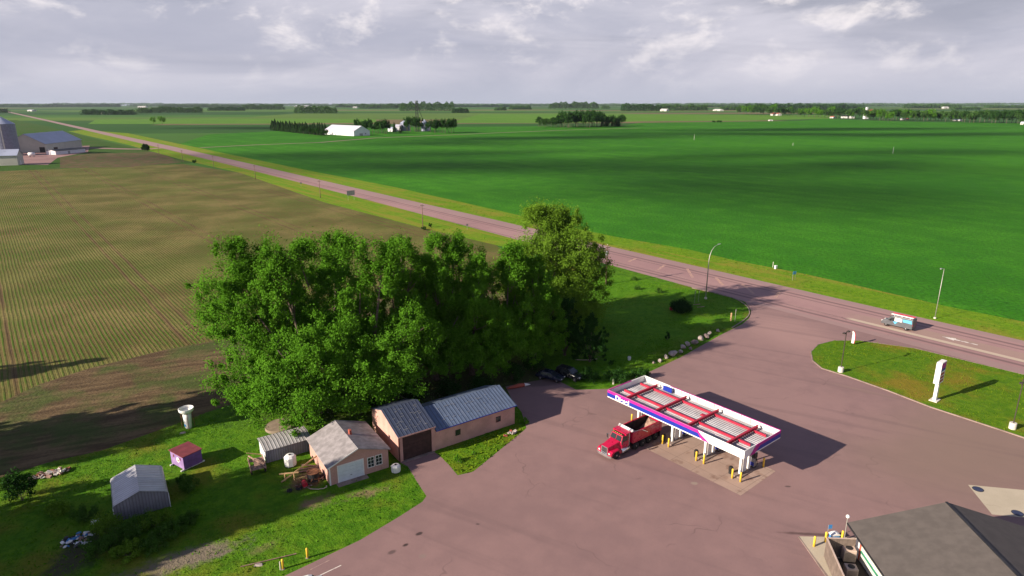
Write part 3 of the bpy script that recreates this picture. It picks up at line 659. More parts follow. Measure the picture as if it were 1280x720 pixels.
# small far trees: five variants, each a thing with crown and trunk; copies after that
def far_tree(seed, h_, r_, mat, kind, n=900, leaf=1.15, conic=False):
    g = np.random.default_rng(seed); t = empty('tree')
    if conic:
        u = g.random(n)**.7; z = h_*(1-u)*.96+.3; rr = r_*(u**.9)*(.75+.35*g.random(n)); a = g.random(n)*6.28
        cen = np.stack([rr*np.cos(a), rr*np.sin(a), z], 1); nr = np.stack([np.cos(a), np.sin(a), .5+0*a], 1)+g.normal(size=(n, 3))*.3
    else:
        nc_ = 16; a = g.random(nc_)*6.28; q = .35+.5*g.random(nc_); z0 = h_*(.36+.5*g.random(nc_))
        cl = np.stack([r_*q*np.cos(a), r_*q*np.sin(a), z0], 1); cl[0] = (0, 0, h_*.84)
        cen, nr = clumps(g, cl, np.full(nc_, r_*.42), np.tile(np.array([0, 0, 1.0]), (nc_, 1)), n//nc_, 1.0)
    leaf_obj('crown', cen, nr, leaf*(.6+.7*g.random(len(cen))), mat, t, .8, seed=seed)
    MB().mat('bark').tube([(0, 0, -.3), (0, 0, h_*.45)], [h_*.02, h_*.012], 6).build('trunk', t)
    return t
PROTO = {}
def far(kind, x, y, h_, label, group, wide=1.0):
    spec = {'round': (1, 16, 6.5, 'leaves_far', 900, 1.3, False), 'bushy': (2, 16, 7.5, 'leaves_dark', 900, 1.4, False), 'spruce': (3, 16, 3.6, 'needles', 800, 1.0, True), 'light': (4, 16, 6.5, 'leaves', 900, 1.2, False), 'tall': (5, 16, 4.6, 'leaves_dark', 800, 1.2, False)}[kind]
    if kind not in PROTO: t = PROTO[kind] = far_tree(spec[0], spec[1], spec[2], spec[3], kind, spec[4], spec[5], spec[6])
    else: t = copy_tree(PROTO[kind])
    for k in ('group', 'label'):
        if k in t: del t[k]
    t.name = {'spruce': 'spruce_tree'}.get(kind, 'field_tree'); t.location = (x, y, 0); s = h_/16
    t.scale = (s*wide, s*wide, s); t.rotation_euler = (0, 0, rnd.random()*6.28); tag(t, label, 'tree', group); return t
def mpp(x, y):                                                        # metres per photo pixel there
    X, Y = at(x, y); return (Y*CT+H*ST)/F
def row(kind, p0, p1, n, hpx, label, group, jit=1.0, wide=1.0, depth=0):
    for i in range(n):
        f = (i+.5)/n+rnd.uniform(-.3, .3)/n; x = p0[0]+(p1[0]-p0[0])*f; y = p0[1]+(p1[1]-p0[1])*f+rnd.uniform(-1, 1)*depth
        X, Y = at(x, y); k = kind if isinstance(kind, str) else rnd.choice(kind)
        far(k, X, Y, hpx*mpp(x, y)*(1+rnd.uniform(-.18, .18)*jit), label, group, wide)
# spruce windbreak, woodlot, farm trees
row('spruce', (341, 163), (404, 169.5), 24, 11, 'dark spruce in the front row of the windbreak left of the white barn', 'spruces in the front row of the windbreak', .6, 1.5)
row('spruce', (340, 160.5), (408, 165.5), 22, 11, 'dark spruce in the back row of the windbreak left of the white barn', 'spruces in the back row of the windbreak', .6, 1.5)
row('bushy', (378, 168), (412, 171.5), 6, 9.5, 'round dark tree at the near end of the spruce windbreak', 'round trees before the white barn', .5, .8)
row(['bushy', 'tall'], (446, 165), (486, 168), 11, 16, 'dark leafy tree behind and right of the white barn', 'trees right of the white barn', .8, .95, .8)
far('spruce', *at(493, 165.5), 13*mpp(493, 165.5), 'left one of the two slim dark spruces before the grain bins', None, 1.0)
far('spruce', *at(500.5, 165.8), 10*mpp(500, 165.8), 'right and shorter one of the two slim dark spruces before the grain bins', None, 1.0)
row(['bushy', 'tall'], (508, 164.4), (527, 164.6), 5, 18.5, 'dark tree standing among the grain bins under the lattice tower', 'trees among the grain bins', .4, .9, .4)
row(['bushy', 'tall'], (537, 166), (569, 166.3), 9, 17, 'dark tree in the clump right of the grain bins on the field track', 'trees right of the grain bins', .7, .85, .5)
row(['bushy', 'round'], (672, 158.6), (702, 158.9), 16, 11, 'dark tree in the low left half of the lone woodlot in the green field', 'trees in the low left half of the woodlot', .8, .8, .7)
row(['bushy', 'tall'], (700, 158.9), (752, 158.4), 26, 18, 'tall dark tree in the middle of the lone woodlot in the green field', 'trees in the middle of the woodlot', .9, .95, .9)
row(['bushy', 'spruce'], (752, 158.2), (779, 157.6), 13, 12.5, 'dark tree in the right end of the lone woodlot in the green field', 'trees in the right end of the woodlot', .8, .9, .6)
far('light', *at(192, 155.4), 9.5*mpp(192, 155.4), 'smaller tree of the pair alone in the bright green field beyond the highway', None, .9)
far('light', *at(203, 155.6), 10.5*mpp(203, 155.6), 'larger tree of the pair alone in the bright green field beyond the highway', None, 1.2)
row(['bushy'], (890, 154.3), (903, 154.5), 3, 4, 'small dark bush alone at the edge of the brown strip in the far fields', 'bushes by the far brown strip', .8, 1.2)
# village tree belt on the right, individually: nearest wood edge
row(['round', 'light', 'round', 'light', 'bushy'], (922, 142.6), (1075, 148.4), 36, 11.5, 'green tree in the village belt left of the silver tower', 'village trees left of the silver tower', 1.2, 1.1, .5)
row(['light', 'round', 'light', 'bushy'], (1078, 150), (1205, 151.5), 34, 12, 'light green tree in the village belt right of the silver tower', 'village trees right of the silver tower', 1.3, 1.0, .5)
row(['bushy', 'bushy', 'round'], (1204, 152.6), (1290, 154.6), 18, 14.5, 'dark tree in the tall wood at the right edge of the fields', 'trees of the dark wood at the right edge', .8, 1.0, .7)
# far-off woods that read as one mass
def belt(x0, x1, y0, hpx, seed, mat='leaves_far', dens=2.2, y1=None):
    g = np.random.default_rng(seed); k = mpp((x0+x1)/2, y0); n = int((x1-x0)*dens*26); f = g.random(n); y1 = y0 if y1 is None else y1
    nt_ = max(3, int((x1-x0)/3)); hh = .6+.4*g.random(nt_+1)
    A, B = np.array(at(x0, y0)), np.array(at(x1, y1)); P_ = A+(B-A)*f[:, None]; dirv = (B-A)/np.linalg.norm(B-A)
    dep = g.normal(size=n)*k*3; P_ = P_+np.stack([-dirv[1]*dep, dirv[0]*dep], 1)
    top = np.interp(f*nt_, np.arange(nt_+1), hh)*hpx*k*np.minimum(1, np.minimum(f, 1-f)*(x1-x0)/2+.35)
    z = g.random(n)**.7*top*1.25; cen = np.column_stack([P_, z]); nr = g.normal(size=(n, 3))+np.array([0, -.6, .6])
    o = leaf_obj('far_wood', cen, nr, k*1.5*(.7+.6*g.random(n)), mat, seed=seed); o['kind'] = 'stuff'; return o
B_ = [(104, 168, 143.5, 5.5), (172, 190, 141.5, 6), (190, 252, 140.8, 6), (262, 305, 138.4, 4), (304, 355, 137, 5.5), (368, 421, 141.8, 8), (-20, 9, 140.8, 4.5), (450, 520, 135.8, 5), (500, 568, 138.8, 10), (565, 586, 141.3, 6), (618, 633, 138, 4), (636, 664, 136.5, 4), (640, 664, 136.8, 3.5), (686, 748, 135.8, 7), (752, 762, 136, 4), (776, 828, 138.8, 8), (826, 884, 138.2, 7), (900, 922, 137.5, 4), (930, 1060, 137.2, 6.5), (1130, 1200, 135.3, 4.5), (1232, 1290, 135, 3), (1000, 1080, 135.6, 4), (1190, 1225, 137, 3), (420, 470, 134.2, 3.2), (560, 640, 133.8, 2.6), (860, 930, 134, 2.5), (0, 60, 134, 3), (60, 150, 133.6, 2.8), (200, 300, 134.2, 3)]
for i, (x0, x1, y0, hp) in enumerate(B_): belt(x0, x1, y0, hp, 300+i, 'leaves_far' if i % 3 else 'leaves_dark')
for i, (y0, hp) in enumerate(((132.9, 2.0), (131.9, 2.0), (131.2, 1.8))):
    g_ = random.Random(50+i); x = -150
    while x < 1430:
        w_ = g_.uniform(60, 220); belt(x, x+w_, y0, hp*g_.uniform(.7, 1.2), 400+int(x)+i*2000, 'leaves_far', .55); x += w_+g_.uniform(-5, 45 if i < 2 else 4)

leafmat('grass_blades', (.045, .13, .006), (.085, .19, .011), .2, .4); leafmat('island_blades', (.08, .145, .007), (.12, .18, .01), .2, .4)
yp = YE+[W(118, 131)]+[W(s_, n_) for s_, n_ in reversed(RN) if s_ < 118]+[(120, -60), (-150, -60)]
tufts('grass', [yp, tri], [lot], (-75, 45, 44, 130), 90000, .16, 'grass_blades', 71)
tufts('grass', [tri], [], (-16, 6, 64, 82), 5000, .22, 'island_blades', 72); tufts('grass', [isl], [], (40, 110, 60, 125), 30000, .15, 'island_blades', 73, .1)
tufts('grass', [lawnp], [], (5, 60, 85, 160), 30000, .16, 'grass_blades', 74)
vp = far_field_edge[:-2]+[W(s_, n_) for s_, n_ in reversed([q for q in RF if q[0] <= 1256])]
tufts('tall_grass', [vp], [], (-60, 130, 90, 300), 60000, .25, 'grass_blades', 75)
# ------------------------------------------------------------------ materials for built things
block_wall('pink_block', (.52, .30, .25), (.36, .22, .19)); plain('pink_render', (.50, .29, .245), .85, var=.14, scale=.6, dirt=(.25, .14, .12))
plain('grey_shingle', (.255, .235, .245), .9, var=.22, scale=1.3, dirt=(.12, .09, .09), bmp=.4)
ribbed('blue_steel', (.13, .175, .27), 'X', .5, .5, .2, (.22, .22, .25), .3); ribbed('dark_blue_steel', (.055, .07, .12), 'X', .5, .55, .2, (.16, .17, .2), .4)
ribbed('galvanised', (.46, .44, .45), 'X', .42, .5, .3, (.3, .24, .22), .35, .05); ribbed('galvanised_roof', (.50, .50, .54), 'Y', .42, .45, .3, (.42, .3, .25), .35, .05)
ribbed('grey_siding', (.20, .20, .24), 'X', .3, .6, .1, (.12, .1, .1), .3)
plain('white_paint', (.78, .77, .75), .5, var=.05, dirt=(.5, .45, .4)); plain('white_metal', (.74, .74, .76), .4, var=.06, dirt=(.42, .38, .35))
plain('brown_door', (.045, .022, .02), .7, var=.3); plain('brown_trim', (.10, .035, .03), .7); plain('roller_white', (.62, .68, .72), .55, var=.06)
glassm('dark_glass'); glassm('blue_glass', (.03, .05, .08), .06)
plain('maroon_roof', (.18, .035, .045), .7, var=.2); plain('purple_paint', (.13, .06, .23), .65, var=.2); plain('lilac_paint', (.27, .17, .38), .65, var=.16)
plain('weathered_wood', (.30, .19, .15), .9, var=.35, scale=2.5, bmp=.5); plain('raw_timber', (.52, .33, .17), .85, var=.25, scale=2); plain('black_rubber', (.02, .02, .022), .85, var=.3, spec=.3)
plain('red_paint', (.42, .012, .035), .45, var=.15, dirt=(.2, .02, .03)); plain('truck_red', (.46, .006, .05), .28, var=.07, dirt=(.2, .03, .04), spec=.6); plain('beam_red', (.42, .018, .05), .55, var=.14, dirt=(.24, .05, .05))
plain('magenta_band', (.44, .012, .24), .5, var=.06); plain('blue_band', (.010, .028, .30), .45, var=.06); plain('yellow_paint', (.80, .52, .05), .55, var=.1, dirt=(.35, .2, .05))
plain('dark_metal', (.05, .05, .055), .5, .6, .25); plain('chrome', (.72, .72, .74), .22, .9, .08); plain('rust', (.17, .07, .035), .9, var=.4, scale=3); plain('dull_steel', (.33, .33, .35), .5, .6, .15)
plain('concrete_post', (.62, .58, .52), .9, var=.12); plain('pole_wood', (.20, .13, .09), .95, var=.3, scale=2); plain('pole_steel', (.42, .40, .37), .5, .5, .15); plain('pole_bronze', (.06, .045, .04), .5, .4, .2)
plain('station_shingle', (.10, .086, .08), .92, var=.12, scale=1.1, dirt=(.08, .07, .065), bmp=.4); plain('station_wall', (.62, .62, .55), .8, var=.08); plain('green_band', (.03, .22, .13), .6); plain('fence_board', (.17, .13, .11), .85, var=.2)
plain('beige_metal', (.52, .40, .34), .6, var=.1); plain('van_grey', (.10, .105, .12), .4, .2, .08, spec=.6); plain('sign_blue', (.05, .22, .50), .5, var=.08); plain('sky_blue_paint', (.10, .38, .62), .45, var=.06)
plain('car_black', (.012, .014, .02), .25, .2, .1, spec=.7); plain('car_navy', (.014, .02, .045), .25, .2, .1, spec=.7); plain('car_white', (.76, .77, .78), .3, .05, .03, spec=.6); plain('stone', (.36, .30, .28), .92, var=.3, scale=1.6, bmp=.6); plain('stone_dark', (.24, .18, .17), .92, var=.3, scale=1.6, bmp=.6)
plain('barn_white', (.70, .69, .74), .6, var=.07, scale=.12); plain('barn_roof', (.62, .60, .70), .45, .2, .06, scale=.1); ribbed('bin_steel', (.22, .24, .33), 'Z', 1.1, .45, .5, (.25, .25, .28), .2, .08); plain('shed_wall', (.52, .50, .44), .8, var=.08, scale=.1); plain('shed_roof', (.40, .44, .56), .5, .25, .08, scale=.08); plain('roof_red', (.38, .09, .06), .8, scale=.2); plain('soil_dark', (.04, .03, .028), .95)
plain('lamp_lens', (.7, .7, .66), .3); plain('hubs', (.55, .5, .5), .4, .5, .1)

# ------------------------------------------------------------------ forecourt canopy
CA, CB, CR, CTp = (at(760, 487.5, 5.1), at(931, 564, 5.1), at(976, 538, 5.1), at(806, 469.5, 5.1))
CL = (math.dist(CA, CB)+math.dist(CTp, CR))/2; CW = (math.dist(CA, CTp)+math.dist(CB, CR))/2; AZC = R(-51)
ctr = [sum(p[i] for p in (CA, CB, CR, CTp))/4 for i in (0, 1)]
ca, sa = math.cos(AZC), math.sin(AZC)
org = (ctr[0]-ca*CL/2+sa*CW/2, ctr[1]-sa*CL/2-ca*CW/2)
def cl(x, y, z=0):                                                     # photo pixel of the ground -> canopy frame
    X, Y = at(x, y, z); dx, dy = X-org[0], Y-org[1]; return (dx*ca+dy*sa, -dx*sa+dy*ca)
def cw(x, y): return (org[0]+x*ca-y*sa, org[1]+x*sa+y*ca)
cn = empty('fuel_canopy', org, AZC, 'open topped white, blue and magenta canopy with red roof beams over the diesel pumps', 'canopy')
Z0, Z1 = 4.1, 5.1; th = .09
def band(x0, x1, y0, y1, z0, z1, mat, mb): mb.mat(mat).box(x0, x1, y0, y1, z0, z1)
# near long side
f = MB(); sw = CL*.70
f.mat('white_paint').box(0, CL, 0, th, Z0, Z1)
f.mat('white_paint').box(0, CL, -.05, -.002, Z0-.02, Z0+.10)
def sheared(mb, x0, x1, z0, z1, k, y0, y1, mat):
    mb.mat(mat).extr([(x0, z0), (x1+k*(Z1-z0), z0), (x1+k*(Z1-z1), z1), (x0, z1)], y0, y1)
sheared(f, -.04, sw-.35, Z0+.13, Z1-.34, 1.15, -.045, -.003, 'blue_band')
sheared(f, -.04, sw, Z1-.335, Z1+.02, 1.15, -.05, -.003, 'magenta_band')
f.mat('magenta_band').extr([(sw-.35+1.15*.34, Z1-.34), (sw+1.15*.335, Z1-.34), (sw+.55+1.15*(Z1-Z0), Z0), (sw-.35+1.15*(Z1-Z0-.13)+.0, Z0+.02)], -.06, -.046)
f.build('fascia', cn)
# right short side
f = MB(); f.mat('white_paint').box(CL-th, CL, th+.002, CW-th-.002, Z0, Z1)
k = 1.5
f.mat('blue_band').add([(CL+.003, 1.5+.9, Z0+.13), (CL+.003, CW, Z0+.13), (CL+.003, CW, Z1-.34), (CL+.003, 1.9+.9, Z1-.34), (CL+.045, 1.5+.9, Z0+.13), (CL+.045, CW, Z0+.13), (CL+.045, CW, Z1-.34), (CL+.045, 1.9+.9, Z1-.34)], [(0, 1, 2, 3), (4, 5, 6, 7), (0, 1, 5, 4), (1, 2, 6, 5), (2, 3, 7, 6), (3, 0, 4, 7)])
f.mat('magenta_band').add([(CL+.003, 1.2, Z0-.02), (CL+.003, 2.2, Z0-.02), (CL+.003, 3.2, Z1-.335), (CL+.003, CW, Z1-.335), (CL+.003, CW, Z1+.02), (CL+.003, 2.4, Z1+.02), (CL+.06, 1.2, Z0-.02), (CL+.06, 2.2, Z0-.02), (CL+.06, 3.2, Z1-.335), (CL+.06, CW, Z1-.335), (CL+.06, CW, Z1+.02), (CL+.06, 2.4, Z1+.02)], [(0, 1, 2, 3, 4, 5), (6, 7, 8, 9, 10, 11)]+[(i, (i+1) % 6, 6+(i+1) % 6, 6+i) for i in range(6)])
f.mat('white_paint').box(CL+.002, CL+.05, 2.3, CW, Z0-.02, Z0+.10)
f.build('fascia', cn)
# far long side and left short side (seen from inside)
f = MB(); f.mat('white_paint').box(0, CL, CW-th, CW, Z0, Z1); f.mat('magenta_band').box(CL*.22, CL, CW-th-.02, CW+.03, Z1, Z1+.05)
f.mat('white_paint').box(0, CL*.22-.002, CW-th-.02, CW+.03, Z1, Z1+.05)
f.mat('dull_steel')
for i in range(1, 16): f.box(CL*i/16-.03, CL*i/16+.03, CW-th-.07, CW-th-.002, 4.42, Z1-.03)
f.build('fascia', cn)
f = MB(); f.mat('white_paint').box(0, th, th+.002, CW-th-.002, Z0, Z1); f.mat('magenta_band').box(-.03, th+.02, th+.002, CW*.62, Z1, Z1+.05).box(-.05, -.002, 0, CW, Z1-.33, Z1-.02); f.mat('blue_band').box(-.045, -.002, 0, CW, Z0+.13, Z1-.34)
f.mat('white_paint').box(-.03, th+.02, CW*.62+.002, CW-th-.02, Z1, Z1+.05)
f.build('fascia', cn)
f = MB().mat('magenta_band').box(.0, CL*.735, th+.001, th+.06, Z1-.05, Z1+.018); f.mat('beam_red').box(CL*.735, CL-.1, th+.001, th+.05, Z1-.22, Z1-.1); f.build('edge_trim', cn)
MB().mat('blue_band').box(CL*.185, CL*.255, CW-th-.62, CW-th-.56, 4.46, 5.16).build('backing_panel', cn)
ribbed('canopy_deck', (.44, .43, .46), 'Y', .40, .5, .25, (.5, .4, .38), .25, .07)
dk = MB().mat('canopy_deck').box(.1, CL-.1, .1, CW-.1, 4.30, 4.36)
yy = .25
while yy < CW-.3: dk.box(.12, CL-.12, yy, yy+.10, 4.362, 4.42); yy += .42
dk.build('roof_deck', cn)
for t in (.135, .37, .61, .875):
    x = CL*t; b_ = MB().mat('beam_red').box(x-.12, x+.12, .45, CW-.6, 4.88, 4.93).box(x-.12, x+.12, .45, CW-.6, 4.55, 4.60).box(x-.03, x+.03, .45, CW-.6, 4.602, 4.878); b_.build('cross_beam', cn)
for yf in (.33, .77):
    y = CW*yf; xs = [.6]+[CL*t for t in (.135, .37, .61, .875)]+[CL-.7]
    for a, b_ in zip(xs, xs[1:]):
        MB().mat('beam_red').box(a+.13, b_-.13, y-.11, y+.11, 4.70, 4.745).box(a+.13, b_-.13, y-.03, y+.03, 4.43, 4.698).build('purlin', cn)
for t0, t1, y in ((.50, .585, .9), (.56, .60, CW*.6)): MB().mat('beam_red').box(CL*t0, CL*t1, y, y+.42, 4.44, 4.56).build('drain_tray', cn)
text_mesh('lettering', 'Diesel', .98, 'white_paint', cn, (CL*.068, -.062, Z0+.10), (R(90), 0, 0), .012, .03)

ISL = [3.2, 8.95, 14.04, 19.0]
yn = 2.95
yf_ = 4.75
for x in ISL:
    for y in (yn, yf_):
        c_ = MB().mat('white_paint').cbox(x-.15, x+.15, y-.15, y+.15, .16, Z0+.16, .02); c_.mat('dull_steel').box(x-.22, x+.22, y-.22, y+.22, .12, .16); c_.build('column', cn)
    c_ = MB().mat('white_paint').box(x-.07, x+.07, 3.55, 4.15, .14, Z0+.15); c_.build('downpipe_panel', cn)
ISLAB = ['leftmost concrete pump island, behind the red dump truck', 'second concrete pump island from the left, by the tail of the dump truck', 'third concrete pump island from the left, at the middle of the slab', 'rightmost concrete pump island, under the white end of the canopy']
for i, x in enumerate(ISL):
    p_ = cw(x, 0); o = MB().mat('kerb_concrete').cbox(-.6, .6, 2.05, 6.25, .0, .14, .04).build('pump_island'); o.location = (*p_, .002); o.rotation_euler = (0, 0, AZC); tag(o, ISLAB[i], 'pump island', 'pump islands under the canopy')
# diesel pumps
def pump(x, y, lab):
    t = empty('fuel_pump', (*cw(x, y), .142), AZC, lab, 'fuel pump', 'diesel pumps under the canopy')
    MB().mat('dark_metal').cbox(-.42, .42, -.28, .28, 0, .12, .02).build('plinth', t)
    b_ = MB().mat('dull_steel').cbox(-.38, .38, -.25, .25, .12, 1.25, .03); b_.mat('blue_band').box(-.34, .34, -.262, -.251, .2, .7).box(-.34, .34, .251, .262, .2, .7); b_.build('body', t)
    h_ = MB().mat('dark_metal').cbox(-.44, .44, -.28, .28, 1.25, 1.95, .04); h_.build('head', t)
    for s in (-1, 1): MB().mat('dark_glass').box(-.25, .25, s*.285-.006, s*.285+.006, 1.45, 1.75).build('screen', t)
    for s in (-1, 1):
        hs = MB().mat('black_rubber').tube([(s*.43, 0, 1.3), (s*.62, .05, .9), (s*.6, .1, .35), (s*.5, .12, .6), (s*.43, .1, 1.1)], .025, 6); hs.build('hose', t)
        n_ = MB().mat('dark_metal').box(s*.41-.04, s*.41+.04, .02, .14, .95, 1.2); n_.build('nozzle', t)
pl_ = ['fuel pump on the leftmost island beyond the dump truck', 'fuel pump on the second island, behind the white column near the truck', 'fuel pump on the third island, in the middle of the slab', 'fuel pump on the rightmost island at the white end of the canopy']
for i, x in enumerate(ISL): pump(x, 5.6, pl_[i])
for i, x in enumerate(ISL[1:]):
    t = empty('waste_bin', (*cw(x-.85, 2.3), 0.006), AZC, ('black waste bin beside the second pump island', 'black waste bin beside the third pump island, next to its yellow bollard', 'black waste bin beside the rightmost pump island')[i], 'waste bin', 'waste bins by the pumps')
    MB().mat('dark_metal').lathe([(.24, 0), (.28, .75), (.27, .78)], 14).build('body', t); MB().mat('black_rubber').lathe([(.29, .781), (.22, .93), (.05, .99)], 14).build('lid', t)
# bollards
def bollard(x, y, lab, h_=1.3, group='yellow bollards around the diesel pumps', z=0.0):
    t = empty('bollard', (x, y, z), 0, lab, 'bollard', group)
    p_ = MB().mat('yellow_paint'); p_.smooth = True; p_.lathe([(.115, -.05), (.115, h_-.08), (.09, h_-.02), (.04, h_)], 14).build('post', t)
    MB().mat('kerb_concrete').lathe([(.2, -.02), (.19, .03), (.12, .045)], 14).build('footing', t)
BL = [((789.5, 528), 'yellow bollard beyond the dump truck cab, leftmost at the pump slab'), ((828, 555), 'yellow bollard on the slab just right of the dump truck wheels'), ((835.5, 559), 'yellow bollard before the second white column from the left'), ((870, 576), 'yellow bollard standing left of the third island, by the black bin'),
      ((879.5, 580), 'yellow bollard directly before the third white column'), ((915, 598), 'yellow bollard left of the right end column on the slab'), ((925.3, 602.5), 'yellow bollard directly before the right end column, nearest the slab corner'), ((944, 575), 'yellow bollard on the far side of the right end island'), ((954, 584), 'yellow bollard farthest right on the slab, past the right end island')]
for (p_, lab) in BL: bollard(*at(*p_), lab, z=.004)
bollard(*at(1017.2, 683.5), 'yellow bollard alone on the pale pavement left of the fence', 1.25, 'yellow bollards by the shop fence')
bollard(*at(1031.5, 678), 'yellow bollard behind the fence corner, next to the small blue sign', 1.25, 'yellow bollards by the shop fence')
bollard(*at(1052, 676.5), 'yellow bollard behind the middle of the fence end panel', 1.25, 'yellow bollards by the shop fence')
bollard(*at(384.5, 697), 'right one of two yellow bollards on the grass verge at the forecourt edge', 1.1, 'yellow bollards at the grass edge')
bollard(*at(354, 711), 'left one of two yellow bollards on the grass verge, beside a pale post', 1.1, 'yellow bollards at the grass edge')
t = empty('marker_post', at(350.5, 712), 0, 'short pale post leaning beside the left yellow bollard on the grass', 'post'); MB().mat('concrete_post').tube([(0, 0, -.05), (.02, 0, .9)], .06, 8).build('post', t)

# ------------------------------------------------------------------ wheels and the dump truck
def wheel(mb_t, x, y, r_, w_, parent, hub='hubs', dual=False):
    """tyre with its rim as a child; axle along y"""
    s = 1 if y > 0 else -1
    ty = MB().mat('black_rubber').at(x, y, r_, 0, R(90)); ty.smooth = True
    ty.lathe([(r_*.55, -w_/2), (r_*.9, -w_/2), (r_, -w_/2*.75), (r_, w_/2*.75), (r_*.9, w_/2), (r_*.55, w_/2)], 22)
    o = ty.build('wheel', parent)
    rm = MB().mat(hub).at(x, y+s*w_*.32, r_, 0, R(-90) if s > 0 else R(90)); rm.lathe([(r_*.56, 0), (r_*.52, .05), (r_*.25, -.02), (r_*.2, .08), (.03, .1)], 18); rm.build('rim', o)
    return o
fw = at(770, 573.8); hd = R(218.8)
tk = empty('dump_truck', (fw[0]-math.sin(-hd)*0-math.cos(hd+math.pi/2)*1.12, fw[1]-math.sin(hd+math.pi/2)*1.12, .004), hd, 'red five-axle dump truck with chrome grille, parked under the left end of the canopy', 'dump truck')
# x forward, y left; front axle at x=0
c_ = MB().mat('truck_red')
c_.hull([(.95, -.62, .75), (.95, .62, .75), (.95, -.55, 1.62), (.95, .55, 1.62), (-1.05, -.92, .8), (-1.05, .92, .8), (-1.05, -.78, 1.98), (-1.05, .78, 1.98)])
c_.build('hood', tk, bevel=.05)
for s in (-1, 1):
    fd = MB().mat('truck_red'); pr = [(.98, .62), (.98, .95), (.70, 1.16), (-.45, 1.22), (-.85, .95), (-.95, .55), (-.62, .58), (-.5, .9), (-.25, 1.04), (.3, 1.04), (.62, .82), (.70, .62)]
    fd.extr(pr, s*.92-.28 if s > 0 else -1.2, s*.92+.28 if s > 0 else -.64); fd.build('fender', tk)
cb_ = MB().mat('truck_red').hull([(-1.07, -1.0, .85), (-1.07, 1.0, .85), (-1.0, -.98, 1.9), (-1.0, .98, 1.9), (-1.32, -.88, 2.62), (-1.32, .88, 2.62), (-2.45, -.9, 2.68), (-2.45, .9, 2.68), (-2.5, -1.0, .85), (-2.5, 1.0, .85)])
cb_.build('cab', tk, bevel=.05)
for s in (-1, 1):
    MB().mat('dark_glass').add([(-.995, s*.05, 1.97), (-.995, s*.88, 1.97), (-1.275, s*.80, 2.53), (-1.275, s*.05, 2.53), (-.965, s*.05, 1.98), (-.965, s*.88, 1.98), (-1.245, s*.80, 2.54), (-1.245, s*.05, 2.54)], [(0, 1, 2, 3), (4, 5, 6, 7), (0, 1, 5, 4), (1, 2, 6, 5), (2, 3, 7, 6), (3, 0, 4, 7)]).build('windscreen', tk)
    d = MB().mat('truck_red').box(-2.3, -1.15, s*1.0-.02, s*1.0+.025, .95, 1.82).build('door', tk)
    MB().mat('dark_glass').add([(-1.2, s*.985, 1.85), (-2.2, s*.985, 1.85), (-2.2, s*.925, 2.5), (-1.4, s*.92, 2.5), (-1.2, s*1.02, 1.85), (-2.2, s*1.02, 1.85), (-2.2, s*.955, 2.5), (-1.4, s*.95, 2.5)], [(0, 1, 2, 3), (4, 5, 6, 7), (0, 1, 5, 4), (1, 2, 6, 5), (2, 3, 7, 6), (3, 0, 4, 7)]).build('window', d)
    MB().mat('chrome').box(-1.95, -1.75, s*1.03-.012, s*1.03+.012, 1.5, 1.55).build('handle', d)
    m_ = MB().mat('chrome').tube([(-1.1, s*1.02, 2.3), (-.85, s*1.25, 2.3), (-.85, s*1.25, 1.75), (-1.1, s*1.02, 1.75)], .02, 6); m_.mat('dark_metal').cbox(-.89, -.80, s*1.25-.11, s*1.25+.11, 1.75, 2.3, .02); m_.build('mirror', tk)
    ft = MB().mat('chrome').at(-1.75, s*1.0, .68, 0, 0, R(90)); ft.smooth = True; ft.lathe([(.10, -.72), (.31, -.70), (.32, .70), (.10, .72)], 18); o = ft.build('fuel_tank', tk)
    st = MB().mat('dark_metal').box(-1.95, -1.2, s*1.30-.1, s*1.30+.05, .42, .46).box(-1.95, -1.2, s*1.30-.1, s*1.30+.05, .68, .72); st.build('step', tk)
    hl = MB().mat('chrome').cbox(.86, 1.02, s*.84-.14, s*.84+.14, .82, 1.06, .03).build('headlight', tk); MB().mat('lamp_lens').box(1.021, 1.035, s*.84-.11, s*.84+.11, .85, 1.03).build('lens', hl)
    ex = MB().mat('chrome').tube([(-2.62, s*.86, .9), (-2.62, s*.86, 3.05), (-2.72, s*.86, 3.2)], .07, 10); ex.build('exhaust_stack', tk)
g_ = MB().mat('chrome'); g_.box(.952, 1.0, -.5, .5, .76, .82).box(.952, 1.0, -.5, .5, 1.54, 1.62).box(.952, 1.0, -.52, -.44, .82, 1.54).box(.952, 1.0, .44, .52, .82, 1.54)
for i in range(9): g_.box(.955, .985, -.4+i*.1-.012, -.4+i*.1+.012, .82, 1.54)
g_.mat('dark_metal').box(.951, .957, -.44, .44, .82, 1.54); g_.build('grille', tk)
b_ = MB().mat('chrome').hull([(1.02, -1.2, .42), (1.02, 1.2, .42), (1.2, -.85, .42), (1.2, .85, .42), (1.02, -1.2, .72), (1.02, 1.2, .72), (1.2, -.85, .72), (1.2, .85, .72)]); b_.build('bumper', tk)
v_ = MB().mat('dark_metal').cbox(-1.75, -1.33, -.84, .84, 2.66, 2.74, .03); v_.mat('yellow_paint')
for y in (-.6, -.3, 0, .3, .6): v_.cbox(-1.40, -1.30, y-.05, y+.05, 2.74, 2.80, .01)
v_.build('sun_visor', tk)
ch = MB().mat('dark_metal').box(-8.3, .6, -.43, -.33, .62, .88).box(-8.3, .6, .33, .43, .62, .88)
for x in (0, -3.75, -5.05, -6.35, -7.65): ch.box(x-.08, x+.08, -1.0, 1.0, .44, .58)
ch.build('chassis', tk)
bx0, bx1 = -8.75, -2.95
bo = MB().mat('truck_red')
bo.box(bx0, bx1, -1.18, -1.11, 1.22, 2.55).box(bx0, bx1, 1.11, 1.18, 1.22, 2.55).box(bx1-.07, bx1, -1.108, 1.108, 1.22, 2.75).box(bx0, bx0+.07, -1.108, 1.108, 1.22, 2.5).box(bx0+.072, bx1-.072, -1.108, 1.108, 1.15, 1.22)
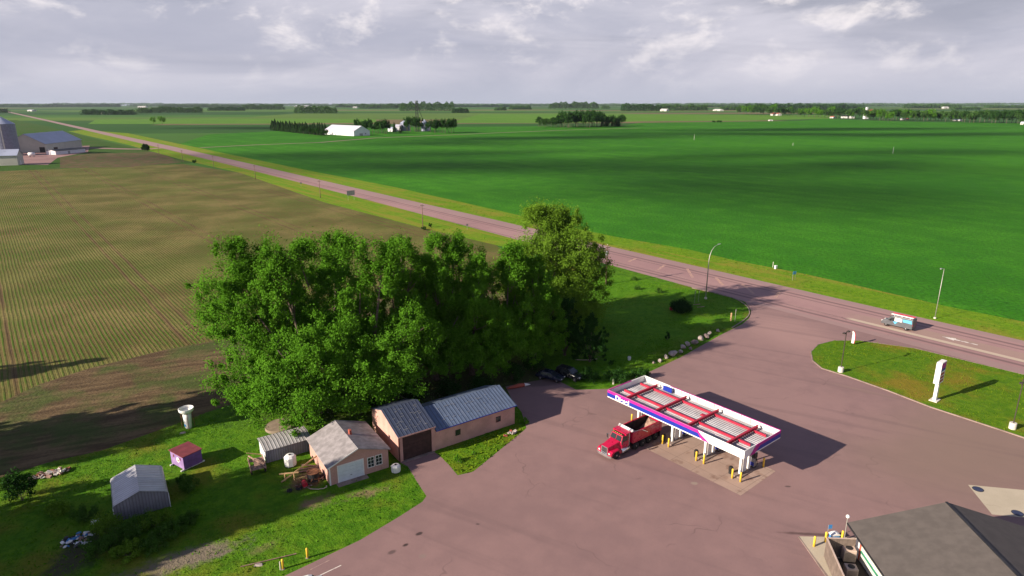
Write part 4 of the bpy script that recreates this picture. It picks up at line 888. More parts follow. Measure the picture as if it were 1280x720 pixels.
bo.box(bx0-.02, bx1, -1.24, -1.09, 2.552, 2.65).box(bx0-.02, bx1, 1.09, 1.24, 2.552, 2.65).box(bx0, bx1, -1.23, -1.182, 1.18, 1.30).box(bx0, bx1, 1.182, 1.23, 1.18, 1.30)
for i in range(8):
    x = bx0+.35+i*.74
    if i in (0, 7): bo.box(x-.07, x+.07, 1.182, 1.22, 1.31, 2.55).box(x-.07, x+.07, -1.22, -1.182, 1.31, 2.55)
bx = bo.build('dump_box', tk)
plain('box_lining', (.05, .04, .036), .9, var=.4); MB().mat('box_lining').box(bx0+.073, bx1-.073, -1.107, 1.107, 1.222, 1.24).box(bx0+.073, bx1-.073, -1.107, -1.09, 1.24, 2.5).box(bx0+.073, bx1-.073, 1.09, 1.107, 1.24, 2.5).box(bx1-.09, bx1-.073, -1.09, 1.09, 1.24, 2.7).build('lining', bx)
MB().mat('truck_red').box(-3.0, -1.75, -1.1, 1.1, 2.80, 2.86).box(-1.80, -1.72, -1.1, 1.1, 2.62, 2.86).box(-3.02, -2.95, -1.1, 1.1, 2.62, 2.80).build('cab_shield', bx)
tr_ = MB().mat('white_metal'); tr_.smooth = True; tr_.tube([(-2.95, -1.15, 2.98), (-2.95, 1.15, 2.98)], .13, 12); tr_.build('tarp_roller', bx)
MB().mat('white_metal').box(-3.22, -2.72, -1.2, 1.2, 2.861, 2.885).build('roller_shield', bx)
MB().mat('chrome').tube([(-2.9, 1.27, 2.95), (-4.6, 1.30, 2.6), (-5.7, 1.28, 1.95)], .045, 6).build('tarp_arm', bx)
g = random.Random(3); hp = MB().mat('weathered_wood'); hp.hull([(-8.6, -1.0, 1.25), (-8.6, 1.0, 1.25), (-6.9, -.9, 1.25), (-7.2, .9, 1.25), (-8.5, -.9, 2.25), (-8.55, .7, 2.1), (-8.0, -.2, 2.2), (-7.4, -.3, 1.6)]); hp.build('load', bx)
for x in (0,): [wheel(None, x, s*1.06, .53, .34, tk, 'chrome') for s in (-1, 1)]
for x in (-3.75, -5.05, -6.35, -7.65): [wheel(None, x, s*.95, .53, .5, tk) for s in (-1, 1)]
for s in (-1, 1): MB().mat('black_rubber').box(-8.45, -8.42, s*.95-.28, s*.95+.28, .25, 1.1).build('mud_flap', tk)

# ------------------------------------------------------------------ cars and the van
def car(name, loc, rz, body, label, L_=4.6, W_=1.8, H_=1.46, suv=False, cat='car'):
    t = empty(name, (*loc, 0), rz, label, cat); hw = W_/2; bl = .92 if not suv else 1.08
    pr = [(-L_/2, .38), (L_/2-.05, .34), (L_/2, .62), (L_/2-.12, bl-.22), (L_*.20, bl-.02), (-L_*.36, bl), (-L_/2+.04, bl-.06), (-L_/2, .7)]
    b_ = MB().mat(body); b_.extr([(x, z) for x, z in pr], -hw, hw); b_.build('body', t, bevel=.07)
    rx = -L_*.30 if not suv else -L_*.45
    rf = [(L_*.22, bl-.03), (L_*.06, H_-.06), (L_*.0, H_), (rx+.35, H_), (rx+.05, H_-.08), (rx-.35 if not suv else rx-.02, bl-.02)]
    cbn = MB().mat(body)
    v = []; n = len(rf)
    for s in (-1, 1): v += [(x, s*(hw-.04 if z < bl+.05 else hw-.20), z) for x, z in rf]
    cbn.add(v, [tuple(range(n)), tuple(range(2*n-1, n-1, -1))]+[(i, n+i, n+(i+1) % n, (i+1) % n) for i in range(n)]); cbn.build('cabin', t, bevel=.04)
    def quadg(p, nm):
        q = [Vector(x) for x in p]; nn = (q[1]-q[0]).cross(q[2]-q[1]).normalized()*.012; v = [tuple(x+nn) for x in q]+[tuple(x-nn) for x in q]
        MB().mat('dark_glass').add(v, [(0, 1, 2, 3), (4, 5, 6, 7), (0, 1, 5, 4), (1, 2, 6, 5), (2, 3, 7, 6), (3, 0, 4, 7)]).build(nm, t)
    e = .012
    quadg([(L_*.205+e, -hw+.16, bl+.05), (L_*.205+e, hw-.16, bl+.05), (L_*.07+e, hw-.26, H_-.09), (L_*.07+e, -hw+.26, H_-.09)], 'windscreen')
    rb = rf[-1][0]
    quadg([(rb+.04-e, -hw+.2, bl+.06), (rb+.04-e, hw-.2, bl+.06), (rx+.02-e, hw-.28, H_-.12), (rx+.02-e, -hw+.28, H_-.12)], 'rear_window')
    for s in (-1, 1):
        y0, y1 = s*(hw-.045), s*(hw-.19)
        for a, b2 in ((-.06, .17), (-.29, -.08)):
            quadg([(L_*a, y0, bl+.07), (L_*b2, y0, bl+.07), (L_*(min(b2, .05)), y1, H_-.1), (L_*a if a > -.2 else L_*a+.15, y1, H_-.1)], 'side_window')
        for x in (L_*.32, -L_*.30): wheel(None, x, s*(hw-.1), .33 if not suv else .38, .22, t, 'hubs')
        MB().mat('lamp_lens').cbox(L_/2-.16, L_/2-.02, s*(hw-.28)-.17, s*(hw-.28)+.17, bl-.36, bl-.22, .02).build('headlight', t)
        MB().mat('red_paint').cbox(-L_/2-.012, -L_/2+.1, s*(hw-.25)-.17, s*(hw-.25)+.17, bl-.26, bl-.1, .02).build('tail_light', t)
        MB().mat(body).cbox(L_*.14, L_*.18, s*(hw+.09)-.08, s*(hw+.09)+.08, bl+.02, bl+.16, .02).build('mirror', t)
    MB().mat('chrome').box(L_/2-.03, L_/2+.015, -.45, .45, .52, .66).build('grille', t)
    return t
car('parked_car', at(712, 472), R(-38), 'car_black', 'black estate car parked in deep shade at the edge of the lawn under the trees', 4.8, 1.9, 1.7, True)
car('parked_car', at(688, 474), R(-28), 'car_navy', 'dark navy saloon parked in the shade under the grove, left of the black car', 4.6, 1.8, 1.42)
car('parked_car', at(374, 745), R(205), 'car_white', 'white car at the bottom edge of the picture, only its roof in view', 4.5, 1.8, 1.45)
vc = at(1122, 409.0)
vn = empty('service_van', (*vc, .004), R(129), 'grey high roofed service van with blue and white panels and ladders, driving on the highway', 'van')
L_ = 5.75
b_ = MB().mat('van_grey'); pr = [(-L_/2, .42), (L_/2-.05, .40), (L_/2, .75), (L_/2-.25, 1.12), (L_/2-.95, 1.32), (L_/2-1.75, 2.22), (L_/2-2.15, 2.42), (-L_/2+.1, 2.45), (-L_/2, 2.3)]
b_.extr(pr, -.98, .98); b_.build('body', vn, bevel=.09)
MB().mat('dark_glass').add([(L_/2-1.0, -.82, 1.38), (L_/2-1.0, .82, 1.38), (L_/2-1.72, .76, 2.17), (L_/2-1.72, -.76, 2.17), (L_/2-.96, -.82, 1.41), (L_/2-.96, .82, 1.41), (L_/2-1.68, .76, 2.20), (L_/2-1.68, -.76, 2.20)], [(0, 1, 2, 3), (4, 5, 6, 7), (0, 1, 5, 4), (1, 2, 6, 5), (2, 3, 7, 6), (3, 0, 4, 7)]).build('windscreen', vn)
for s in (-1, 1):
    MB().mat('dark_glass').extr([(L_/2-1.25, 1.35), (L_/2-1.85, 2.0), (L_/2-2.45, 2.0), (L_/2-2.45, 1.35)], s*.985-.006, s*.985+.012).build('side_window', vn)
    MB().mat('white_paint').box(-.9, .42, s*.99-.004, s*.99+.008, 1.45, 2.15).build('side_panel', vn)
    MB().mat('sky_blue_paint').extr([(L_/2-2.6, .8), (L_/2-2.2, 1.28), (-.2, 1.36), (.2, .8)], s*.99-.004, s*.99+.006).build('side_stripe', vn)
    MB().mat('sky_blue_paint').extr([(-1.1, 1.55), (-1.0, 2.1), (-2.6, 2.2), (-2.75, 1.5)], s*.99-.004, s*.99+.006).build('side_stripe', vn)
    for x in (L_/2-1.0, -L_/2+1.1): wheel(None, x, s*.84, .36, .24, vn, 'hubs')
    MB().mat('lamp_lens').cbox(L_/2-.28, L_/2-.04, s*.74-.16, s*.74+.16, .88, 1.08, .02).build('headlight', vn)
    MB().mat('red_paint').cbox(-L_/2-.02, -L_/2+.05, s*.86-.07, s*.86+.07, 1.1, 1.5, .01).build('tail_light', vn)
    MB().mat('dark_metal').cbox(L_/2-1.75, L_/2-1.55, s*1.12-.1, s*1.12+.1, 1.35, 1.7, .02).build('mirror', vn)
rk = MB().mat('white_metal')
for x in (.6, -.8, -2.3): rk.box(x-.03, x+.03, -.85, .85, 2.52, 2.57).box(x-.03, x+.03, -.85, -.80, 2.42, 2.52).box(x-.03, x+.03, .80, .85, 2.42, 2.52)
rk.build('roof_rack', vn)
def ladder(y, mat, lab):
    t = empty('ladder', (vc[0], vc[1], .004), R(129), lab, 'ladder', 'ladders on the van roof')
    for dy in (-.19, .19): MB().mat(mat).box(-2.7, 1.3, y+dy-.03, y+dy+.03, 2.575, 2.66).build('rail', t)
    for i in range(12): MB().mat('dull_steel').tube([(-2.5+i*.33, y-.158, 2.615), (-2.5+i*.33, y+.158, 2.615)], .018, 6).build('rung', t)
ladder(.50, 'white_metal', 'white ladder on the near side of the van roof rack'); ladder(-.45, 'red_paint', 'red ladder on the far side of the van roof rack')
# ------------------------------------------------------------------ farmyard buildings
def window(parent, x0, x1, z0, z1, y=-.0, panes=(2, 3), frame='white_paint', d=.05):
    f = MB().mat(frame); w_ = .07
    f.box(x0, x1, y-d, y-.003, z0, z0+w_).box(x0, x1, y-d, y-.003, z1-w_, z1).box(x0, x0+w_, y-d, y-.003, z0+w_, z1-w_).box(x1-w_, x1, y-d, y-.003, z0+w_, z1-w_)
    for i in range(1, panes[0]): x = x0+(x1-x0)*i/panes[0]; f.box(x-.018, x+.018, y-d+.01, y-.004, z0+w_, z1-w_)
    for i in range(1, panes[1]): z = z0+(z1-z0)*i/panes[1]; f.box(x0+w_, x1-w_, y-d+.012, y-.005, z-.018, z+.018)
    o = f.build('window', parent); MB().mat('dark_glass').box(x0+w_, x1-w_, y-.02, y-.003, z0+w_, z1-w_).build('pane', o); return o
def gable_wall(mb, x0, x1, zl, xr, zr, zright, y0, y1): mb.extr([(x0, -.1), (x1, -.1), (x1, zright), (xr, zr), (x0, zl)], y0, y1)
# A: pink garage with an asymmetric grey roof
ga = empty('garage', at(413, 607), R(33), 'pink block garage with an asymmetric grey roof, white door and twin windows', 'garage')
XR, ZR = 3.5, 3.95; D_ = 8.0; ZL, ZRr = 2.5, 2.62; WA = 7.3
m_ = MB().mat('pink_block'); gable_wall(m_, 0, WA, ZL-.02, XR, ZR-.14, ZRr-.06, 0, .2); gable_wall(m_, 0, WA, ZL-.02, XR, ZR-.14, ZRr-.06, D_-.2, D_)
m_.box(0, .2, .2, D_-.2, -.1, ZL-.08); m_.box(WA-.2, WA, .2, D_-.2, -.1, ZRr-.12); m_.build('wall', ga)
rf = MB().mat('grey_shingle').slab([(-.3, -.3, ZL-.06), (XR, -.3, ZR), (XR, D_+.15, ZR), (-.3, D_+.15, ZL-.06)], .12); o = rf.build('roof', ga)
rf = MB().mat('grey_shingle').slab([(XR+.005, -.3, ZR-.01), (WA+.25, -.3, ZRr-.02), (WA+.25, D_+.15, ZRr-.02), (XR+.005, D_+.15, ZR-.01)], .12); o2 = rf.build('roof', ga)
MB().mat('white_paint').slab([(-.32, -.34, ZL-.05), (XR, -.34, ZR+.02), (XR, -.305, ZR+.02), (-.32, -.305, ZL-.05)], .16).build('bargeboard', o)
MB().mat('roof_red').cbox(3.85, 4.15, 3.6, 4.1, 3.6, 4.35, .02).build('chimney', o2)
dr = MB().mat('roller_white')
for i in range(5): dr.box(1.05, 4.05, -.045, -.003, .04+i*.425, .04+i*.425+.41)
dr.mat('white_paint').box(.93, 1.04, -.07, -.002, 0, 2.28).box(4.06, 4.17, -.07, -.002, 0, 2.28).box(1.04, 4.06, -.07, -.002, 2.17, 2.28); o = dr.build('garage_door', ga)
MB().mat('dark_metal').box(2.45, 2.65, -.07, -.046, .6, .66).build('handle', o)
window(ga, 4.62, 5.50, .75, 2.15); window(ga, 5.62, 6.50, .75, 2.15)
MB().mat('kerb_concrete').box(.7, 4.4, -.9, -.01, -.03, .03).build('threshold', ga)
MB().mat('white_paint').box(-.05, .12, -.03, -.003, 0, 2.35).build('corner_trim', ga)
# B: workshop, tall bay with the brown door, long low wing
gb = empty('workshop', at(500, 578), R(34), 'long pink workshop with blue metal roofs and a tall bay with a dark brown door', 'workshop')
BW = 4.95; m_ = MB().mat('pink_block')
zf, zr_, yr, DD = 3.62, 5.25, 4.9, 8.6
m_.mat('pink_render').extr([(0, -.1), (.48, -.1), (.48, zf-.08), (0, zf-.08)], 0, .25).extr([(4.5, -.1), (BW, -.1), (BW, zf-.08), (4.5, zf-.08)], 0, .25).extr([(.48, 3.42), (4.5, 3.42), (4.5, zf-.08), (.48, zf-.08)], 0, .25)
for x0 in (0, BW-.22):
    m_.add([(x, y, z) for x in (x0, x0+.22) for y, z in ((.25, -.1), (DD, -.1), (DD, 3.9), (yr, zr_-.12), (.25, zf-.06))], [(0, 1, 2, 3, 4), (9, 8, 7, 6, 5)]+[(i, (i+1) % 5, 5+(i+1) % 5, 5+i) for i in range(5)])
m_.box(.22, BW-.22, DD-.2, DD, -.1, 3.8); m_.build('wall', gb)
MB().mat('dark_blue_steel').slab([(-.15, -.2, zf-.08), (BW+.1, -.2, zf-.08), (BW+.1, yr, zr_), (-.15, yr, zr_)], .10).build('roof', gb)
MB().mat('dark_blue_steel').slab([(-.15, yr+.004, zr_), (BW+.1, yr+.004, zr_), (BW+.1, DD+.2, 3.85), (-.15, DD+.2, 3.85)], .10).build('roof', gb)
dr = MB().mat('brown_door')
for i in range(7): dr.box(.50, 4.48, .12, .17, .02+i*.485, .02+i*.485+.475)
dr.build('garage_door', gb)
MB().mat('brown_trim').box(-.02, .06, -.05, -.003, 0, zf-.2).box(-.06, -.003, -.05, .1, 0, zf-.2).build('downpipe', gb)
MB().mat('pink_render').box(-.1, BW+.05, -.235, -.205, zf-.22, zf-.06).build('fascia', gb)
MB().mat('kerb_concrete').box(.3, 4.7, -.35, .1, -.03, .05).build('threshold', gb)
mm = Matrix.Translation((BW+.01, .12, 0)) @ Matrix.Rotation(R(1.3), 4, 'Z')
def bb(): b_ = MB(); b_.T = mm; return b_
zf2, zr2, y2, D2, WB = 2.95, 4.35, 4.0, 7.6, 12.6
m_ = bb().mat('pink_render').box(0, WB, 0, .2, -.1, zf2-.07).box(0, WB, D2-.2, D2, -.1, zf2-.1)
m_.add([(x, y, z) for x in (WB-.2, WB) for y, z in ((.2, -.1), (D2-.2, -.1), (D2-.2, zf2-.1), (y2, zr2-.12), (.2, zf2-.06))], [(0, 1, 2, 3, 4), (9, 8, 7, 6, 5)]+[(i, (i+1) % 5, 5+(i+1) % 5, 5+i) for i in range(5)]); m_.build('wing_wall', gb)
bb().mat('blue_steel').slab([(.12, -.25, zf2-.10), (WB+.2, -.25, zf2-.10), (WB+.2, y2, zr2), (.12, y2, zr2)], .09).build('wing_roof', gb)
bb().mat('blue_steel').slab([(.12, y2+.004, zr2), (WB+.2, y2+.004, zr2), (WB+.2, D2+.2, zf2-.1), (.12, D2+.2, zf2-.1)], .09).build('wing_roof', gb)
bb().mat('blue_band').box(.13, WB+.2, -.30, -.255, zf2-.2, zf2-.1).build('gutter', gb)
for x0 in (3.05, 9.45):
    f = bb().mat('dark_metal').box(x0, x0+.78, -.04, -.003, 1.12, 1.17).box(x0, x0+.78, -.04, -.003, 1.88, 1.93).box(x0, x0+.05, -.04, -.003, 1.17, 1.88).box(x0+.73, x0+.78, -.04, -.003, 1.17, 1.88).box(x0+.37, x0+.41, -.035, -.004, 1.17, 1.88); o = f.build('window', gb); bb().mat('dark_glass').box(x0+.05, x0+.73, -.02, -.003, 1.17, 1.88).build('pane', o)
# thin pale grey streaks laid flat on the roofs
def roof_streaks(parent, n, x0, x1, y0, y1, zfn, seed):
    g = random.Random(seed); mb = MB().mat('dull_steel')
    for _ in range(n):
        x, y = g.uniform(x0, x1), g.uniform(y0, y1); a = g.uniform(-.5, .5); l = g.uniform(.15, .6); z = zfn(y)+.025
        mb.add([(x, y, z), (x+l*math.cos(a), y+l*.3*math.sin(a), zfn(y+l*.3*math.sin(a))+.03), (x+l*math.cos(a), y+.07+l*.3*math.sin(a), zfn(y+.07+l*.3*math.sin(a))+.03), (x, y+.06, zfn(y+.06)+.025)], [(0, 1, 2, 3)])
    o = mb.build('pale_streaks', parent); o['kind'] = 'stuff'; return o
roof_streaks(gb, 40, .3, BW-.6, .3, 4.3, lambda y: zf-.08+(y+.2)*(zr_-zf+.08)/(yr+.2), 4)
roof_streaks(gb, 28, BW+1.5, BW+10, .6, 3.4, lambda y: zf2-.10+(y-.12+.25)*(zr2-zf2+.1)/(y2+.25)+.02, 5)
# lean-to of corrugated sheet
ls = empty('metal_shed', at(333, 579), R(34), 'low shed of pale corrugated steel against the left side of the pink garage', 'shed')
LW = 5.75
MB().mat('galvanised').slab([(-.15, -.15, 1.72), (LW, -.15, 1.72), (LW, 1.6, 2.12), (-.15, 1.6, 2.12)], .05).slab([(-.15, 1.604, 2.118), (LW, 1.604, 2.118), (LW, 3.25, 2.02), (-.15, 3.25, 2.02)], .05).build('roof', ls)
w_ = MB().mat('grey_siding').box(0, LW-.1, 0, .06, -.05, 1.68).box(0, LW-.1, 3.05, 3.11, -.05, 1.95); w_.mat('white_metal').add([(x, y, z) for x in (0, .06) for y, z in ((.062, -.05), (3.04, -.05), (3.04, 1.94), (1.6, 2.03), (.062, 1.68))], [(0, 1, 2, 3, 4), (9, 8, 7, 6, 5)]+[(i, (i+1) % 5, 5+(i+1) % 5, 5+i) for i in range(5)]); w_.build('wall', ls)
# round tank behind it
plain('tan_rim', (.26, .2, .15), .9)
ct = empty('stock_tank', at(350, 534), 0, 'low round tank with a dark top and a thin rim behind the corrugated shed', 'tank')
MB().mat('tan_rim').lathe([(1.95, -.05), (1.95, .34), (1.9, .38), (1.82, .35)], 40).build('wall', ct); MB().mat('soil_dark').lathe([(1.81, .28), (1.81, .345), (.1, .35)], 36).build('contents', ct)
# purple fish house
ps = empty('purple_shed', at(231, 589), R(56), 'small purple shed on skids with a maroon roof and round white emblem', 'shed')
PW, PD, PH = 2.35, 2.85, 1.95
w_ = MB().mat('purple_paint').box(0, PW, 0, .04, .18, PH-.04).box(0, PW, PD-.04, PD, .18, PH-.04).box(PW-.04, PW, .041, PD-.041, .18, PH-.04); w_.mat('lilac_paint').box(0, .04, .041, PD-.041, .18, PH-.04); w_.build('wall', ps)
MB().mat('maroon_roof').slab([(-.12, -.12, PH), (PW+.12, -.12, PH), (PW+.12, PD+.12, PH+.06), (-.12, PD+.12, PH+.06)], .08).build('roof', ps)
for y in (.15, PD-.3): MB().mat('white_paint').box(-.35, PW+.35, y, y+.13, .0, .16).build('skid', ps)
em = MB().mat('white_paint').at(-.002, PD*.42, 1.15, 0, 0, R(-90)); em.lathe([(.33, 0), (.33, .02), (.02, .021)], 24); o = em.build('emblem', ps)
e2 = MB().mat('maroon_roof').at(-.0235, PD*.42-.05, 1.10, 0, 0, R(-90)); e2.lathe([(.15, 0), (.15, .012), (.02, .013)], 14); e2.build('emblem_centre', o)
for y in (.55, 2.0): o = MB().mat('maroon_roof').box(-.03, -.001, y, y+.22, 1.25, 1.6).build('window', ps)
MB().mat('purple_paint').box(PW*.3, PW*.3+.7, -.03, -.002, .25, 1.8).build('door', ps)
# steel carport
cpx = at(140, 631.6, 2.1); cp = empty('carport', cpx, R(33), 'white ribbed steel carport with rounded eaves and a closed dark grey gable, among weeds', 'carport')
KW, KD = 5.3, 6.05; ez, rz_ = 2.05, 2.95
cr_ = [(0, 0), (0, ez-.32), (.10, ez-.08), (.35, ez+.06), (KW/2, rz_), (KW-.35, ez+.06), (KW-.10, ez-.08), (KW, ez-.32), (KW, 0)]
rp = [(x, z) for x, z in cr_[1:-1]]; b_ = MB().mat('galvanised_roof')
for a, c2 in zip(rp, rp[1:]):
    b_.add([(a[0], -.12, a[1]), (c2[0], -.12, c2[1]), (c2[0], KD+.1, c2[1]), (a[0], KD+.1, a[1]), (a[0], -.12, a[1]-.035), (c2[0], -.12, c2[1]-.035), (c2[0], KD+.1, c2[1]-.035), (a[0], KD+.1, a[1]-.035)], [(0, 1, 2, 3), (4, 5, 6, 7), (0, 1, 5, 4), (2, 3, 7, 6)])
b_.build('roof', cp)
for y in (.0, KD-.05): MB().mat('grey_siding').extr([(.04, 0.02)]+[(min(max(x, .04), KW-.04), z-.05) for x, z in rp]+[(KW-.04, .02)], y, y+.04).build('gable_panel', cp)
MB().mat('galvanised_roof').box(.0, .035, .05, KD-.1, .5, ez-.33).build('side_panel', cp); MB().mat('galvanised_roof').box(KW-.035, KW, .05, KD-.1, .5, ez-.33).build('side_panel', cp)
for x in (-.02, KW-.05):
    for y in (-.1, KD*.5, KD): MB().mat('white_metal').box(x, x+.07, y, y+.07, -.05, ez-.34).build('post', cp)
# white feed hopper
hp_ = empty('feed_hopper', at(236, 534.5), 0, 'white round hopper with a wide open dish top standing alone on the lawn', 'hopper')
b_ = MB().mat('white_metal'); b_.smooth = True; b_.lathe([(.42, .0), (.44, .2), (.52, 1.5), (.56, 2.25)], 26); b_.build('body', hp_)
b_ = MB().mat('white_paint'); b_.lathe([(.57, 2.22), (.95, 2.62), (.98, 2.95), (.93, 2.98), (.86, 2.93), (.84, 2.68), (.3, 2.5)], 30); b_.build('dish', hp_)
for i in range(4):
    a = i*math.pi/2+.5; MB().mat('rust').tube([(.78*math.cos(a), .78*math.sin(a), -.05), (.72*math.cos(a), .72*math.sin(a), 2.4)], .035, 6).build('leg', hp_)
MB().mat('sign_blue').at(0, 0, 0, R(-120)).box(.44, .475, -.14, .14, .35, .7).build('hatch', hp_)
o = MB().mat('pale_concrete'); b_ = MB().mat('stone').at(0, 0, 0, .4); b_.hull([(-.4, -.3, -.05), (.5, -.25, -.05), (.4, .3, -.05), (-.3, .35, -.05), (-.2, -.1, .16), (.25, .1, .13)]); o = b_.build('flat_stone'); o.location = (*at(228, 541), 0); tag(o, 'flat tan stone in the grass at the foot of the white hopper', 'stone')
# white totes / drums
def drum(px_, r_, h_, lab, g_=None, tilt=0):
    t = empty('water_tank', (*at(*px_), .02), rnd.random()*3, lab, 'water tank', g_); b_ = MB().mat('white_paint').at(0, 0, r_*.85 if tilt else 0, 0, R(90) if tilt else 0); b_.smooth = False
    b_.lathe([(r_*.8, 0), (r_, .1), (r_, h_*.8), (r_*.75, h_*.96), (r_*.3, h_)], 9); b_.build('shell', t)
    MB().mat('dark_metal').lathe([(.16, h_), (.15, h_+.06), (.05, h_+.07)], 12).build('cap', t) if not tilt else None
drum((363.5, 581.5), .72, 1.45, 'white faceted plastic tank in the grass before the corrugated shed'); drum((495, 589.5), .58, .95, 'small white plastic tank at the corner of the workshop bay')
# old wagon
wg = empty('wooden_wagon', at(322, 586), R(118), 'old wooden hay wagon with a broken plank deck, left of the white tank', 'wagon')
dk = MB().mat('weathered_wood')
for i in range(7): dk.box(-1.5+i*.42, -1.5+i*.42+.36, -.85, .85-(.5 if i in (3, 4) else 0), .72, .77)
dk.box(-1.6, 1.6, -.9, -.82, .6, .95).box(-1.6, 1.6, .82, .9, .6, .95); dk.build('deck', wg)
MB().mat('weathered_wood').tube([(-1.7, -.8, .85), (0, .1, 1.2), (1.7, .75, 1.1)], .09, 5).build('beam', wg); MB().mat('raw_timber').tube([(1.6, -.8, .9), (1.75, .9, 1.5)], .07, 5).build('beam', wg); MB().mat('dark_metal').box(-1.3, 1.3, -.05, .05, .48, .6).build('frame', wg)
for x in (-1.05, 1.05):
    for s in (-1, 1): wheel(None, x, s*.78, .36, .16, wg, 'rust')
# scrap beside the garage
def at2(x, y, z=0): return (*at(x, y), z)
o = empty('sawhorse', at2(362, 599), R(10), 'pale timber sawhorse standing in the grass left of the scrap', 'sawhorse'); MB().mat('raw_timber').box(-1.1, 1.1, -.07, .07, .75, .87).build('beam', o)
for x in (-.5, .55):
    for s in (-1, 1): MB().mat('raw_timber').tube([(x, s*.04, .76), (x+.05, s*.36, 0)], .045, 5).build('leg', o)
b_ = MB().mat('raw_timber').tube([(-1.7, -1.6, .06), (1.6, 1.9, 1.5)], .10, 5); o = b_.build('timber_beam'); o.location = at2(375, 594); tag(o, 'long orange brown beam leaning over the scrap pile towards the garage', 'beam')
for k_, (a, b2, z_) in enumerate((((-1.2, -.3), (1.1, .5), .1), ((-1.0, .1), (1.3, .75), .2), ((-1.2, .5), (1.0, .2), .3))):
    o = MB().mat('weathered_wood').at(0, 0, z_, math.atan2(b2[1]-a[1], b2[0]-a[0])).cbox(-1.2, 1.2, -.13, .13, 0, .08, .01).build('board'); o.location = (*at(386+k_*1.5, 589-k_*2), 0); tag(o, ('lowest grey brown board in the stack against the garage side', 'middle grey brown board in the stack against the garage side', 'topmost grey brown board in the stack against the garage side')[k_], 'board', 'boards stacked by the garage')
o = empty('burn_barrel', at2(392, 599), 0, 'wide dark rusty drum in the middle of the scrap beside the garage', 'barrel'); MB().mat('dark_metal').lathe([(.68, 0), (.70, .5), (.66, .52), (.70, .54), (.69, 1.0), (.62, 1.0), (.6, .25), (.05, .2)], 22).build('shell', o); MB().mat('rust').lathe([(.72, .98), (.73, 1.04), (.64, 1.05), (.63, 1.0)], 22).build('rim', o)
o = empty('oil_drum', at2(381, 607.5), 0, 'small red drum lying on the dark scrap in front of the barrel', 'oil drum'); b_ = MB().mat('red_paint').at(0, 0, .32, .5, R(90)); b_.lathe([(.28, -.4), (.3, -.38), (.3, .38), (.28, .4)], 18); b_.build('shell', o); b_ = MB().mat('dark_metal').at(0, 0, .32, .5, R(90)); b_.lathe([(.31, -.03), (.315, 0), (.31, .03)], 18); b_.build('hoop', o)
for k_, (x, y, r_) in enumerate(((374, 611, .38), (403, 596, .42), (362, 614, .33))):
    o = MB().mat('black_rubber').at(0, 0, .1); o.smooth = True; o.lathe([(r_*.6, -.08), (r_*.95, -.09), (r_, 0), (r_*.95, .09), (r_*.6, .08), (r_*.55, 0)], 20); o = o.build('old_tyre'); o.location = (*at(x, y), .0); tag(o, ('black tyre flat in the grass before the red drum', 'black tyre leaning on the garage side behind the dark barrel', 'black tyre alone in the grass, lowest of the scrap')[k_], 'tyre', 'old tyres around the scrap pile')
g = random.Random(8); b_ = MB()
for i in range(70):
    a = g.uniform(0, 6.28); q = g.random()**.6; x, y = 2.1*q*math.cos(a), 1.4*q*math.sin(a); z = .35*(1-q)+g.uniform(0, .25); l = g.uniform(.2, .8)
    b_.mat(g.choice(['rust', 'dark_metal', 'weathered_wood', 'rust', 'brown_trim'])).at(x, y, z, g.uniform(0, 3.1), g.uniform(-.5, .5), g.uniform(-.5, .5)).cbox(-l/2, l/2, -.05, .05, -.03, .03, .01)
o = b_.build('scrap_metal'); o.location = at2(389, 601); o.rotation_euler = (0, 0, R(55)); o['kind'] = 'stuff'
o = empty('iron_hoop', at2(397, 608.5), 0, 'pale bent iron hoop lying at the front corner of the pink garage', 'hoop'); o_ = MB().mat('beige_metal').tube([(1.1*math.cos(a/10), .5*math.sin(a/10)-.1, .08+.05*math.sin(a)) for a in range(-40, 6, 3)], .05, 6); o_.build('hoop_bar', o)
# litter heaps in the left yard
def litter(name, x, y, rx, ry, n, cols, seed, az=0):
    g = random.Random(seed); b_ = MB()
    for i in range(n):
        a = g.uniform(0, 6.28); q = g.random()**.5; s = g.uniform(.08, .34)
        b_.mat(g.choice(cols)).at(rx*q*math.cos(a), ry*q*math.sin(a), .05+.15*(1-q)+g.uniform(0, .12), g.uniform(0, 3), g.uniform(-.5, .5), g.uniform(-.5, .5)).cbox(-s, s, -s*.6, s*.6, -s*.35, s*.35, .02)
    o = b_.build(name); o.location = (*at(x, y), 0); o.rotation_euler = (0, 0, R(az)); o['kind'] = 'stuff'; return o
litter('rubble', 62, 593, 2.2, .8, 60, ['stone', 'concrete_post', 'weathered_wood', 'rust', 'stone_dark', 'stone'], 5, 25)
litter('rubbish', 98, 676, 1.7, 1.2, 46, ['white_paint', 'sign_blue', 'dark_metal', 'white_metal', 'weathered_wood'], 6, 10)
litter('rubbish', 118, 655, .4, .3, 4, ['white_paint'], 7)
litter('rubble', 638, 543, 1.1, .4, 12, ['stone', 'roof_red', 'white_paint'], 9, 35)
o = MB().mat('stone').hull([(-.5, -.3, -.1), (.5, -.25, -.1), (.4, .35, -.1), (-.4, .3, -.1), (-.25, -.1, .18), (.3, .1, .15)]).build('flat_stone'); o.location = at2(323, 706); tag(o, 'pale flat stone in the verge left of the two yellow bollards', 'stone')
o = MB().mat('weathered_wood').tube([(-2.4, -.9, .05), (2.4, .95, .09)], .05, 5).build('fence_rail'); o.location = at2(336, 701); tag(o, 'thin fallen rail in the verge grass behind the yellow bollards', 'rail')
